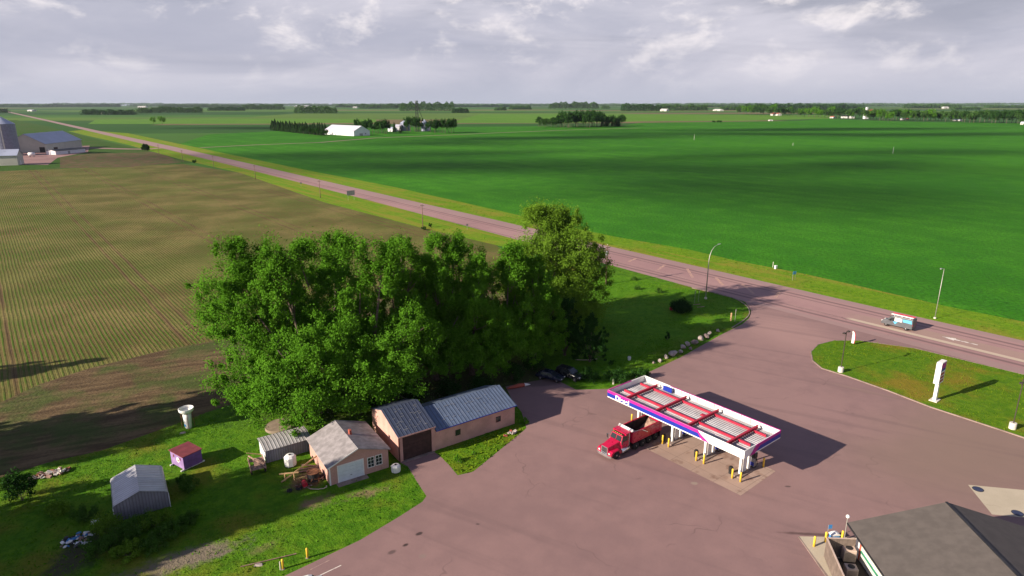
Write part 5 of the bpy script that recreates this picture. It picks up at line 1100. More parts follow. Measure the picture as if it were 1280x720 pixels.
# ------------------------------------------------------------------ boulders, shrubs, small things round the lawn
BO = [((825, 452.5), .8, 'flat pale boulder at the lower end of the boulder row'), ((832.5, 447.5), 1.0, 'second boulder from the lower end of the row, pale and low'), ((841, 444.5), 1.45, 'largest rounded boulder in the row'), ((851, 441), .9, 'squarish boulder just above the largest one'), ((853.5, 435.5), 1.0, 'pale boulder above the squarish one, set back on the grass'), ((859, 432), 1.1, 'upright pale boulder at the middle of the row'), ((863.5, 436.5), .7, 'small dark boulder at the outer foot of the middle of the row'), ((868, 430), 1.15, 'dark boulder just past the middle of the row'), ((875.5, 425.5), 1.25, 'tall pale boulder in the upper half of the row'), ((882.5, 422), 1.1, 'brown boulder between the tall pale one and the wedge'), ((887, 419.5), 1.2, 'wedge shaped pale boulder near the upper end'), ((897.5, 414.5), .75, 'small tan boulder alone at the upper end of the row'), ((817, 454.5), .6, 'small dark stone just below the row, half in the grass')]
for i, ((x, y), s, lab) in enumerate(BO):
    g = random.Random(70+i); pts = []
    for _ in range(16):
        v = Vector((g.gauss(0, 1), g.gauss(0, 1), g.gauss(0, 1))).normalized(); pts.append((v.x*s*.64*g.uniform(.8, 1.2), v.y*s*.5*g.uniform(.8, 1.2), s*.3+v.z*s*.45*g.uniform(.8, 1.15)))
    o = MB().mat('stone' if 'dark' not in lab and 'brown' not in lab else 'stone_dark').hull(pts).build('boulder', None, None, .05*s); o.location = at2(x, y); o.rotation_euler = (0, 0, g.uniform(0, 3)); tag(o, lab, 'boulder', 'boulders along the lawn edge')
def S(px_, r_, h_, lab, mat='weeds', seed=1, n=16, per=70, leaf=.22, name='shrub', cat='shrub', group=None): return shrub(name, *at(*px_), r_, h_, lab, mat, seed, n, per, leaf, cat, group)
S((851, 389), 2.4, 2.6, 'dark dense rounded shrub alone on the lawn with a red ball beside it', 'needles', 3, 46, 170, .26)
o = empty('red_ball', at2(839, 388), 0, 'red ball lying at the left foot of the dark shrub on the lawn', 'ball'); b_ = MB().mat('red_paint').at(0, 0, .42); b_.smooth = True; b_.lathe([(.42*math.sin(a*math.pi/10)+.001, -.42*math.cos(a*math.pi/10)) for a in range(11)], 18); b_.build('shell', o)
S((834, 425), .45, 1.9, 'slim dark upright evergreen in the shaded lawn, above the boulders', 'needles', 4, 12, 60, .16)
S((800, 472), 1.8, 1.5, 'dark low bush at the forecourt corner behind the canopy, right one', 'leaves_dark', 5, 20, 90, .22); S((770, 476), 2.4, 1.8, 'dark low bush at the forecourt corner behind the canopy, left one', 'leaves_dark', 6, 26, 90, .22)
S((735, 474), 2.2, 1.8, 'shaded bush at the lawn edge just right of the parked black car', 'leaves_dark', 7, 24, 90, .22)
S((572.5, 577), .65, .9, 'yellow green flowering clump in the small grass bed before the workshop', 'leaves', 8, 10, 60, .14); S((592, 568), .3, .5, 'tiny plant in the grass bed right of the flowering clump', 'leaves', 9, 5, 30, .12); S((655, 529), .7, .8, 'bright green bush at the right end of the workshop', 'leaves', 10, 10, 60, .16)
S((796, 362), .9, 1.1, 'weedy clump on the verge left of the two thin sign stakes', 'weeds', 11, 12, 60, .2); S((823, 366), 1.0, 1.5, 'larger weedy clump on the verge nearest the curved street lamp', 'weeds', 12, 14, 60, .2)
S((792, 350), .9, .9, 'weedy clump by the pole at the highway shoulder', 'weeds', 13, 12, 50, .2)
S((240, 612), 1.3, 2.1, 'leafy green bush right beside the purple shed', 'weeds', 14, 18, 90, .2); S((228, 604), .9, 1.3, 'low leafy bush at the near corner of the purple shed', 'weeds', 15, 12, 80, .2)
S((28, 625), 1.6, 4.6, 'tall dark columnar tree in the left yard, left of the rubble', 'leaves_dark', 16, 34, 90, .24, 'small_tree', 'tree'); S((8, 612), 1.2, 1.0, 'reddish weedy clump at the left picture edge', 'weeds', 17, 12, 60, .2)
ws = [(132, 665, 1.8, 1.9), (150, 676, 1.9, 1.7), (172, 664, 1.9, 1.6), (196, 656, 1.9, 1.6), (215, 668, 1.8, 1.3), (120, 690, 1.8, 1.6), (160, 694, 1.8, 1.2), (190, 684, 1.7, 1.2), (105, 648, 1.5, 1.2), (72, 642, 1.4, 1.5), (238, 652, 1.3, 1.0)]
for i, (x, y, r_, h_) in enumerate(ws): S((x, y), r_, h_, 'dark green weed bush in the overgrown patch below the carport', 'weeds' if i % 3 else 'leaves_olive', 20+i, 22, 90, .2, 'weed_bush', 'bush', 'weed bushes below the carport')
for i, (x, y, r_, h_) in enumerate(((470, 512, 2, 2.2), (560, 492, 2.2, 2.4), (600, 486, 2.2, 2.5), (640, 474, 2.3, 2.8), (665, 462, 2.4, 3.2), (515, 500, 2, 2))): S((x, y), r_, h_, 'shaded undergrowth bush beneath the grove behind the buildings', 'leaves_dark', 40+i, 26, 80, .24, 'undergrowth_bush', 'bush', 'undergrowth beneath the grove')
for i, (x, y, h_, r_, lab) in enumerate(((706, 444, 10.5, 3.8, 'smaller dark tree at the left end of the lawn behind the parked cars'), (737, 452, 8.5, 3.2, 'low dark tree in the shaded lawn right of the parked cars'))): big_tree(*at(x, y), h_, r_, r_, lab, 160+i, None, base=.03, nc=150, per=90, leaf=.3, mat='leaves_dark')
o = MB().mat('beige_metal').tube([(-1.9, -.1, .12), (-.6, -.22, .1), (.8, -.15, .1), (1.9, .2, .14)], .07, 6).build('bent_pipe'); o.location = at2(733, 450); tag(o, 'pale bent pipe lying on the shaded lawn behind the parked cars', 'pipe')
for (x, y, lab, s) in ((786.5, 450, 'white bucket on the shaded lawn, by the lower end of the boulders', .3),): o = empty('bucket', at2(x, y), 0, lab, 'bucket'); MB().mat('white_paint').lathe([(s*.8, 0), (s, s*1.9), (s*.95, s*1.9), (s*.75, .05)], 16).build('body', o); MB().mat('dull_steel').tube([(s, 0, s*1.8), (s*.5, .1, s*2.5), (-s*.5, .1, s*2.5), (-s, 0, s*1.8)], .015, 5).build('handle', o)
ky = empty('kayak', at2(648, 484.5), R(24), 'red and white kayak upturned in the shade behind the right end of the workshop', 'kayak'); b_ = MB().mat('roof_red'); b_.smooth = True; b_.tube([(-2.0, 0, .15), (-1.5, 0, .25), (0, 0, .34), (1.0, 0, .3)], [.03, .2, .34, .3], 10); b_.build('hull', ky); b_ = MB().mat('white_paint'); b_.smooth = True; b_.tube([(1.0, 0, .3), (1.6, 0, .24), (2.1, 0, .16)], [.3, .18, .03], 10); b_.build('bow', ky)
o = MB().mat('concrete_post').cbox(-.12, .12, -.12, .12, -.1, .9, .02).build('post'); o.location = at2(766.5, 480); tag(o, 'short pale concrete post in the bushes behind the canopy corner', 'post')
# ------------------------------------------------------------------ lamps, poles and signs
def lamp_curved(px_, h_, arm, az, lab):
    t = empty('street_lamp', at2(*px_), az, lab, 'street lamp'); MB().mat('concrete_post').lathe([(.32, -.05), (.3, .35), (.22, .4)], 14).build('base', t)
    pts = [(0, 0, .35), (0, 0, h_*.72), (arm*.06, 0, h_*.82), (arm*.22, 0, h_*.91), (arm*.5, 0, h_*.975), (arm*.9, 0, h_)]; b_ = MB().mat('pole_steel'); b_.smooth = True; b_.tube(pts, [.13, .09, .08, .07, .06, .05], 10); b_.build('pole', t)
    hd_ = MB().mat('dull_steel').hull([(arm*.86, -.1, h_-.02), (arm*.86, .1, h_-.02), (arm*.9, -.17, h_+.1), (arm*.9, .17, h_+.1), (arm*1.12, -.14, h_+.12), (arm*1.12, .14, h_+.12), (arm*1.13, -.12, h_), (arm*1.13, .12, h_)]).build('lamp_head', t); MB().mat('lamp_lens').box(arm*.92, arm*1.09, -.09, .09, h_-.05, h_-.022).build('lens', hd_)
lamp_curved((882, 373.5), 12.3, 3.4, R(38), 'tall curved steel street lamp at the tip of the lawn by the highway')
t = empty('street_lamp', at2(1168.5, 398), R(38), 'straight steel street lamp on the far verge behind the service van', 'street lamp'); b_ = MB().mat('pole_steel'); b_.smooth = True; b_.tube([(0, 0, 0), (0, 0, 10.7)], [.09, .05], 10); b_.build('pole', t); MB().mat('pole_steel').tube([(0, 0, 10.6), (-1.4, 0, 10.95)], .045, 6).build('arm', t); o = MB().mat('dull_steel').cbox(-2.0, -1.35, -.14, .14, 10.88, 11.02, .03).build('lamp_head', t); MB().mat('lamp_lens').box(-1.95, -1.45, -.1, .1, 10.85, 10.878).build('lens', o); MB().mat('concrete_post').lathe([(.25, -.05), (.24, .25), (.15, .28)], 12).build('base', t)
def park_light(px_, lab):
    t = empty('parking_light', at2(*px_, .08), R(38), lab, 'parking light', 'parking lights on the grass island'); b_ = MB().mat('concrete_post'); b_.lathe([(.44, -.1), (.44, .86), (.40, .9)], 20); b_.build('base', t)
    MB().mat('pole_bronze').box(-.055, .055, -.055, .055, .9, 7.1).build('pole', t)
    for s in (-1, 1): MB().mat('pole_bronze').box(min(s*.06, s*.45), max(s*.06, s*.45), -.03, .03, 6.95, 7.0).build('arm', t); o = MB().mat('pole_bronze').cbox(s*.72-.27, s*.72+.27, -.2, .2, 6.9, 7.08, .02).build('lamp_head', t); MB().mat('lamp_lens').box(s*.72-.2, s*.72+.2, -.14, .14, 6.88, 6.898).build('lens', o)
park_light((1050.5, 465.5), 'parking light on a white concrete base at the left tip of the grass island'); park_light((1265, 536.5), 'parking light on a white concrete base at the right picture edge')
pyz = .1; pyl = empty('pylon_sign', (*at(1168, 501), pyz), R(-51), 'tall white pylon price sign standing in the middle of the grass island', 'pylon sign')
MB().mat('concrete_post').cbox(-.55, .55, -.8, .8, -.1, .12, .03).build('base', pyl); MB().mat('white_paint').cbox(-.22, .22, -.3, .3, .12, 3.3, .02).build('post', pyl)
MB().mat('white_paint').cbox(-.36, .36, -.95, .95, 2.9, 6.3, .03).build('cabinet', pyl)
for s in (-1, 1):
    f = MB().mat('magenta_band').box(s*.365-.004, s*.365+.006, -.85, .85, 5.3, 6.15); f.mat('blue_band').box(s*.365-.004, s*.365+.006, -.85, .85, 4.9, 5.28); f.build('face_panel', pyl)
    f = MB().mat('roof_red')
    for k_ in range(3): f.box(s*.365-.004, s*.365+.006, -.7, .7, 3.15+k_*.55, 3.15+k_*.55+.38)
    f.build('price_panel', pyl)
ff = empty('feather_flag', at2(1063.5, 431, .08), R(-30), 'white feather flag with a red edge beside the left parking light', 'flag'); ff.scale = (.8, .8, .85); MB().mat('dark_metal').tube([(0, 0, 0), (0, 0, 2.6), (-.12, 0, 3.2)], .025, 6).build('pole', ff)
prf = [(.03, .35), (.55, .30), (.62, 1.2), (.55, 2.3), (.35, 2.9), (.0, 3.15), (-.08, 2.9), (.02, 2.3)]; MB().mat('white_paint').extr(prf, -.012, .012).build('cloth', ff); MB().mat('red_paint').extr([(.50, .30), (.66, .28), (.74, 1.2), (.68, 2.3), (.46, 2.95), (.02, 3.22), (.0, 3.15), (.35, 2.88), (.54, 2.3), (.61, 1.2)], -.016, .016).build('edge_stripe', ff)
def pole(px_, h_, lab, tr=False, az=R(39)):
    t = empty('utility_pole', at2(*px_), az, lab, 'utility pole', 'utility poles along the highway'); b_ = MB().mat('pole_wood'); b_.smooth = True; b_.tube([(0, 0, -.2), (0, 0, h_)], [.19, .11], 9); b_.build('pole', t); MB().mat('pole_wood').box(-1.0, 1.0, -.06, .06, h_-.75, h_-.6).build('crossarm', t)
    for x in (-.9, 0, .9): MB().mat('dark_metal') if 0 else MB().mat('concrete_post').at(x, 0, h_-.6 if x else h_).lathe([(.05, 0), (.07, .08), (.04, .18)], 8).build('insulator', t)
    if tr: b_ = MB().mat('white_metal').at(-.42, -.15, h_-2.6); b_.smooth = True; b_.lathe([(.24, 0), (.28, .08), (.28, .95), (.2, 1.05)], 16); b_.build('transformer', t)
pole((757.5, 355), 9.9, 'wooden utility pole with a white transformer right of the tall separate tree', True)
for i, (p_, h_, lab) in enumerate((((528.5, 284.5), 8.6, 'utility pole on the verge above the middle of the grove'), ((400.5, 247.5), 8.6, 'utility pole on the verge left of the big road sign'), ((319.5, 224), 8.6, 'utility pole on the verge at the bend of the ploughed field edge'), ((267.5, 210), 8.8, 'utility pole between the farm drive and the field corner'), ((228.7, 202), 8.8, 'utility pole just right of the farm drive mouth'), ((199, 193), 8.6, 'utility pole at the mouth of the farm drive'))): pole(p_, h_, lab)
def board_sign(px_, w_, h0, h1, mat, lab, az=R(39), legs=2, cat='road sign'):
    t = empty('road_sign', at2(*px_), az, lab, cat); xs = [-.38*w_, .38*w_] if legs == 2 else [0]
    for x in xs: MB().mat('pole_steel').box(x-.04, x+.04, -.03, .03, -.1, h1-.05).build('post', t)
    MB().mat(mat).cbox(-w_/2, w_/2, -.07, -.035, h0, h1, .01).build('panel', t)
board_sign((439, 250), 3.9, 2.2, 4.4, 'dull_steel', 'large grey road sign seen from behind at the near highway edge'); board_sign((992, 350), 1.15, 1.5, 2.3, 'sky_blue_paint', 'blue road sign on two slanting posts on the far verge', R(25))
board_sign((376.5, 233), .8, 1.4, 2.2, 'dull_steel', 'small grey sign on the near verge, left of the large grey one', legs=1); board_sign((584, 287), .7, 1.3, 2.0, 'dull_steel', 'small grey sign at the near highway edge above the grove', legs=1); board_sign((868, 379), .5, 2.2, 2.9, 'dull_steel', 'thin pale sign stake left of the curved street lamp', R(70), 1); board_sign((873, 377), .4, 2.0, 2.5, 'white_paint', 'thin pale sign stake nearest the curved street lamp', R(70), 1)
board_sign((918.5, 402), .35, 2.3, 2.7, 'dull_steel', 'slim grey sign post at the tip of the lawn by the entrance', R(60), 1)
o = MB().mat('raw_timber').cbox(-.12, .12, -.12, .12, -.1, 1.7, .03).build('wooden_post'); o.location = at2(913.5, 401); tag(o, 'stout pale wooden post at the tip of the lawn by the entrance', 'post')
o = empty('utility_box', at2(969.5, 336), R(30), 'small white utility box at the edge of the green crop beyond the highway', 'utility box'); MB().mat('white_paint').cbox(-.35, .35, -.25, .25, 0, .85, .04).build('body', o); MB().mat('white_metal').cbox(-.38, .38, -.28, .28, .851, .93, .02).build('lid', o)
o = MB().mat('concrete_post').tube([(0, 0, -.1), (0, 0, 1.5)], .07, 8).build('marker_post'); o.location = at2(966, 334); tag(o, 'pale marker post beside the white utility box beyond the highway', 'marker post')
for (x, y, h_, lab) in ((867.5, 175, 7, 'white marker pole far out in the green field, left one'), (991, 182, 3, 'short white marker pole in the green field below the village'), (1116, 192, 6, 'white marker pole in the green field, right one')): o = MB().mat('white_paint').tube([(0, 0, 0), (0, 0, h_)], .10, 6).build('marker_pole'); o.location = at2(x, y); tag(o, lab, 'marker pole')
for (x, y, lab) in ((876, 384, 'long bleached board lying in the ditch grass near the curved lamp'), (871, 381, 'short bleached board in the ditch grass left of the curved lamp')): o = MB().mat('weathered_wood').cbox(-.9, .9, -.12, .12, .05, .13, .01).build('board'); o.location = at2(x, y); o.rotation_euler = (0, 0, .3); tag(o, lab, 'board')
# ------------------------------------------------------------------ shop building in the near right corner
SE = at(1060, 653, 3.0); shp = empty('shop_building', SE, R(-4), 'shop with a broad dark shingle gable roof in the lower right corner', 'shop')
hw_, rise, LN, ev = 8.9, 2.75, 20.0, 3.0
b_ = MB().mat('station_shingle').slab([(0, 0, ev), (hw_, 0, ev+rise), (hw_, -LN, ev+rise), (0, -LN, ev)], .18); b_.build('roof', shp)
b_ = MB().mat('station_shingle').slab([(hw_+.004, 0, ev+rise), (2*hw_, 0, ev), (2*hw_, -LN, ev), (hw_+.004, -LN, ev+rise)], .18); b_.build('roof', shp)
MB().mat('dark_metal').box(hw_-.12, hw_+.12, -LN, .02, ev+rise-.03, ev+rise+.035).build('ridge_cap', shp); MB().mat('dark_metal').box(-.1, -.005, -LN, .0, ev-.2, ev-.03).build('gutter', shp)
b_ = MB().mat('station_wall'); b_.extr([(.7, -.05), (2*hw_-.7, -.05), (2*hw_-.7, ev-.05), (hw_, ev+rise-.25), (.7, ev-.05)], -.8, -.6); b_.box(.7, .9, -LN+.2, -.8, -.05, ev-.05); b_.box(2*hw_-.9, 2*hw_-.7, -LN+.2, -.8, -.05, ev-.05); b_.build('wall', shp)
b_ = MB().mat('green_band').box(.655, .698, -LN+.3, -1.9, 1.0, 1.25); b_.mat('roof_red').box(.655, .698, -1.85, -1.6, .0, ev-.2); b_.build('trim_band', shp)
o = MB().mat('white_metal').box(.64, .698, -1.55, -.75, .02, 2.1).build('door', shp); MB().mat('dark_metal').box(.60, .639, -.9, -.85, .9, 1.1).build('handle', o)
o = empty('yard_lamp', (SE[0]+.35, SE[1]+.75, 0), 0, 'lamp with a white globe at the far left corner of the shop roof', 'lamp'); MB().mat('pole_steel').tube([(0, 0, 0), (0, 0, 3.0)], .05, 8).build('pole', o); b_ = MB().mat('white_paint').at(0, 0, 3.15); b_.smooth = True; b_.lathe([(.19*math.sin(a*math.pi/8)+.001, -.19*math.cos(a*math.pi/8)) for a in range(9)], 14); b_.build('globe', o)
pv_ = [at(999, 671), at(1068, 672.5), (SE[0]+1.2, SE[1]-1.2), (SE[0]+1.2, 36), (30.2, 36), at(1035, 720)]
sheet('shop_pavement', pv_, .06, 'pale_concrete'); MB().mat('kerb_concrete').prism([at(999, 671), (at(999, 671)[0]-.12, at(999, 671)[1]), (30.05, 36), (30.2, 36), at(1035, 720)], -.02, .064).build('pavement_kerb')['kind'] = 'structure'
fc = empty('fence_enclosure', (30.75, 53.9, .06), 0, 'brown board fence round the cooling units beside the shop', 'fence')
dr_ = at(1055, 720, 2.26); a_ = math.atan2(dr_[1]-53.9, dr_[0]-30.75)
for (nm, az, ln) in (('side_panel', a_, 14), ('end_panel', R(-3), 2.75)):
    b_ = MB().mat('fence_board').at(0, 0, 0, az); x = 0
    while x < ln: b_.box(x, x+.24, -.03, .03, .05, 2.15); x += .255
    b_.box(0, ln, .032, .07, .4, .5).box(0, ln, .032, .07, 1.7, 1.8); b_.mat('beige_metal').box(-.03, ln+.03, -.05, .08, 2.152, 2.2); o = b_.build(nm, fc)
def unit(x, y, w_, h_, lab):
    t = empty('cooling_unit', (x, y, .062), R(-8), lab, 'cooling unit', 'cooling units inside the fence'); MB().mat('beige_metal').cbox(-w_/2, w_/2, -w_*.42, w_*.42, .08, h_, .04).build('casing', t); MB().mat('dark_metal').box(-w_/2, w_/2, -w_*.4, w_*.4, 0, .078).build('plinth', t); b_ = MB().mat('dark_metal').at(0, 0, h_); b_.lathe([(w_*.3, .002), (w_*.3, .03), (w_*.1, .05)], 20); b_.build('fan_grille', t); b_ = MB().mat('dark_metal')
    for k_ in range(7): b_.box(-w_*.42, w_*.42, -w_*.42-.012, -w_*.42-.002, .2+k_*h_*.1, .2+k_*h_*.1+.03)
    b_.build('louvre', t)
A_ = at(1059, 700); unit(A_[0], A_[1], 1.15, 1.35, 'beige cooling unit farther into the enclosure, next to its end panel'); A_ = at(1062, 721); unit(A_[0], A_[1], 1.05, 1.1, 'beige cooling unit in the middle of the fenced enclosure'); A_ = at(1068, 738); unit(A_[0], A_[1], 1.1, .9, 'beige cooling unit nearest the picture edge inside the fence')
sheet('enclosure_floor', [(30.85, 53.7), (33.9, 53.6), (33.9, 38), (30.3, 38)], .068, 'soil_dark')
t = empty('parking_sign', (*at(1033, 676), 0), R(5), 'small blue square sign on a post behind the fence corner', 'sign'); MB().mat('pole_steel').tube([(0, 0, 0), (0, 0, 1.9)], .03, 6).build('post', t); MB().mat('sign_blue').box(-.02, .38, -.03, -.005, 1.45, 1.9).build('panel', t)
t = empty('propane_cage', (*at(1042.5, 673), 0), R(8), 'low blue case with a curved white top between the two rear bollards', 'gas case'); MB().mat('sign_blue').cbox(-.42, .42, -.28, .28, 0, .5, .03).build('case', t); b_ = MB().mat('white_metal').at(0, 0, 0); b_.extr([(-.5, .502), (.5, .502), (.42, .62), (.15, .70), (-.2, .66), (-.45, .58)], -.3, .3); b_.build('lid', t)
plain('cover_blue', (.03, .04, .09), .6)
for (x, y, lab) in ((1222.5, 611.5, 'dark blue round tank cover near the tip of the pale concrete slab'), (1272, 641.5, 'dark blue round tank cover at the lower edge of the pale concrete slab')): t = empty('tank_cover', (*at(x, y), .004), 0, lab, 'tank cover', 'tank covers on the pale slab'); MB().mat('cover_blue').lathe([(.50, 0), (.50, .03), (.47, .035), (.02, .036)], 26).build('lid', t); MB().mat('dark_metal').lathe([(.58, 0), (.58, .018), (.51, .02)], 26).build('rim', t)

# ------------------------------------------------------------------ the far farms
def barn(name, o0, o1, depth, eave, ridge, label, wall='shed_wall', roof='shed_roof', feats=(), over=.3, cat='farm building', group=None, rfrac=.5):
    """o0,o1: ground pixels of the near long wall; depth in metres away from it"""
    A, B = at(*o0), at(*o1); az = math.atan2(B[1]-A[1], B[0]-A[0]); Lb = math.dist(A, B); t = empty(name, A, az, label, cat, group)
    b_ = MB().mat(wall).box(0, Lb, 0, .3, -.3, eave).box(0, Lb, depth-.3, depth, -.3, eave)
    for x0 in (0, Lb-.3): b_.add([(x, y, z) for x in (x0, x0+.3) for y, z in ((.3, -.3), (depth-.3, -.3), (depth-.3, eave), (depth*rfrac, ridge-.25), (.3, eave))], [(0, 1, 2, 3, 4), (9, 8, 7, 6, 5)]+[(i, (i+1) % 5, 5+(i+1) % 5, 5+i) for i in range(5)])
    b_.build('wall', t); o = over
    MB().mat(roof).slab([(-o, -o, eave), (Lb+o, -o, eave), (Lb+o, depth*rfrac, ridge), (-o, depth*rfrac, ridge)], .2).build('roof', t); MB().mat(roof).slab([(-o, depth*rfrac+.01, ridge), (Lb+o, depth*rfrac+.01, ridge), (Lb+o, depth+o, eave), (-o, depth+o, eave)], .2).build('roof', t)
    for (nm, face, a, b2, z0, z1, mat) in feats:
        if face == 'f': MB().mat(mat).box(a*Lb, b2*Lb, -.12, -.01, z0, z1).build(nm, t)
        elif face == 'r': MB().mat(mat).box(Lb+.01, Lb+.12, a*depth, b2*depth, z0, z1).build(nm, t)
        elif face == 'l': MB().mat(mat).box(-.12, -.01, a*depth, b2*depth, z0, z1).build(nm, t)
    return t
k_ = mpp(425, 168)
barn('white_barn', (406, 167.8), (442.5, 170), 26, 5.4*k_, 11.5*k_, 'large white barn with a pale roof between the spruce windbreak and dark trees', 'barn_white', 'barn_roof', (('door', 'r', .35, .55, 0, 3.2, 'dull_steel'), ('window', 'r', .7, .76, 2, 3.2, 'dark_glass'), ('door', 'f', .05, .12, 0, 3, 'white_metal')), .4, 'barn')
def grain_bin(x, y, rpx, hpx, lab, group='grain bins', roofpx=None):
    k = mpp(x, y); r_ = rpx*k; h_ = hpx*k; t = empty('grain_bin', at2(x, y), 0, lab, 'grain bin', group); b_ = MB().mat('bin_steel'); b_.smooth = False; b_.lathe([(r_, -.3), (r_, h_)], 32); b_.build('wall', t)
    rr = (roofpx or rpx*.5)*k; MB().mat('shed_roof').lathe([(r_*1.03, h_), (r_*.15, h_+rr), (r_*.14, h_+rr+.6), (.05, h_+rr+.8)], 32).build('roof', t)
    b_ = MB().mat('dull_steel'); b_.tube([(r_*.5, -r_*.92, 0), (r_*.5, -r_*.92, h_)], .12, 5).tube([(r_*.5+.6, -r_*.92, 0), (r_*.5+.6, -r_*.92, h_)], .12, 5); b_.build('ladder', t)
grain_bin(10, 194, 13.5, 38, 'big steel grain bin with a blue grey roof, second from the left edge', 'grain bins at the left edge', 7.5); grain_bin(-14, 192, 13, 34, 'steel grain bin cut by the left picture edge', 'grain bins at the left edge', 7)
k_ = mpp(80, 186)
barn('machine_shed', (58, 190.5), (103, 184), 40*k_, 9.5*k_, 21*k_, 'huge beige machine shed with a blue grey metal roof beside the grain bins', 'shed_wall', 'shed_roof', (('garage_door', 'l', .02, .16, 0, 6*k_, 'dark_metal'), ('door', 'f', .05, .09, 0, 2.6, 'white_paint'), ('garage_door', 'f', .2, .3, 0, 4.5*k_, 'brown_door')), .6, 'shed')
barn('low_shed', (70, 193.5), (107, 190), 9, 3.2, 4.4, 'long low white shed with a dark roof in front of the machine shed', 'barn_white', 'dark_metal', (('door', 'f', .4, .47, 0, 2.3, 'dull_steel'),), .3, 'shed')
k_ = mpp(10, 206); barn('storage_shed', (-34, 208), (23, 206.5), 22*k_, 12*k_, 19*k_, 'beige storage shed with a blue grey roof at the left picture edge', 'shed_wall', 'shed_roof', (('door', 'r', .4, .5, 0, 3, 'white_metal'),), .5, 'shed')
t = empty('fuel_tank', at2(40, 196), .3, 'white horizontal tank on the gravel between grain bin and machine shed', 'tank'); b_ = MB().mat('white_metal').at(0, 0, 2.2, 0, 0, R(90)); b_.smooth = True; b_.lathe([(.3, -2.6), (1.4, -2.2), (1.4, 2.2), (.3, 2.6)], 18); b_.build('shell', t); MB().mat('dull_steel').box(-1.6, -1.3, -1, 1, 0, 1.2).box(1.3, 1.6, -1, 1, 0, 1.2).build('cradle', t)
S((182, 188), 3.6, 6.5, 'dark cone shaped evergreen at the farm drive beside the highway', 'needles', 60, 40, 60, .8)
S((243, 204), 2, 3, 'small bush at the field corner near the utility pole', 'leaves_dark', 61, 10, 30, .6); S((530, 287), 1.2, 1.4, 'small bush at the foot of the utility pole above the grove', 'leaves_dark', 62, 10, 40, .3); S((538, 284), .8, 1.8, 'small upright sapling right of the pole above the grove', 'leaves_dark', 63, 10, 40, .3)
grain_bin(506.5, 163.6, 6, 9.5, 'silver grain bin left of the lattice tower trees', 'grain bins at the middle farm', 3.5); grain_bin(531, 163.8, 4.6, 9, 'blue grey grain bin right of the lattice tower trees', 'grain bins at the middle farm', 4.5); grain_bin(535.5, 163.2, 3, 7.5, 'small pale grain bin farthest right under the lattice tower', 'grain bins at the middle farm', 2)
barn('farmhouse', (494.5, 164), (501, 164), 10, 7*mpp(497, 164)*.8, 8.2*mpp(497, 164), 'white farmhouse between the two slim spruces', 'barn_white', 'barn_roof', (('door', 'f', .4, .55, 0, 2.4, 'dark_metal'), ('window', 'f', .1, .25, 2, 3.6, 'dark_glass')), .3, 'house')
barn('pale_shed', (485, 164.3), (491, 164.6), 9, 4.5, 7, 'pale grey shed left of the two slim spruces', 'barn_white', 'shed_roof', (('door', 'f', .3, .7, 0, 3.5, 'dull_steel'),), .3, 'shed')
def lattice(px_, h_, w0, w1, lab, mat='dark_metal'):
    t = empty('lattice_tower', at2(*px_), .4, lab, 'tower'); n = 9
    for sx, sy in ((-1, -1), (1, -1), (1, 1), (-1, 1)): MB().mat(mat).tube([(sx*w0/2, sy*w0/2, 0), (sx*w1/2, sy*w1/2, h_)], .30, 5).build('leg', t)
    b_ = MB().mat(mat)
    for i in range(n):
        f0, f1 = i/n, (i+1)/n; a, c2 = (w0+(w1-w0)*f0)/2, (w0+(w1-w0)*f1)/2
        for (p, q) in (((-a, -a), (c2, -c2)), ((a, -a), (c2, c2)), ((a, a), (-c2, c2)), ((-a, a), (-c2, -c2))): b_.tube([(*p, h_*f0), (*q, h_*f1)], .16, 4)
    b_.build('bracing', t); MB().mat('dull_steel').box(-w1*.8, w1*.8, -w1*.8, w1*.8, h_-.5, h_+1.5).build('head_platform', t)
    MB().mat(mat).tube([(0, 0, h_*.93), (6, 0, h_*.6), (12, 0, 12)], .35, 6).build('spout', t)
lattice((522, 164.5), 36*mpp(522, 164.5)*1.0, 4.5, 2.6, 'tall dark lattice grain leg rising above the farm trees')
t = empty('silver_elevator', at2(1082, 148.5), .2, 'pale silver elevator tower rising from the village trees', 'elevator'); k_ = mpp(1082, 148.5); b_ = MB().mat('barn_white'); b_.cbox(-2.5*k_, 2.2*k_, -2*k_, 2*k_, 0, 9*k_, .1); b_.cbox(-1.2*k_, .8*k_, -1*k_, 1*k_, 9*k_, 14*k_, .1); b_.build('tower', t); MB().mat('roof_red').slab([(2.3*k_, -3*k_, 10*k_), (9*k_, -3*k_, 10.5*k_), (9*k_, 2*k_, 11.5*k_), (2.3*k_, 2*k_, 11*k_)], 2).build('roof', t)
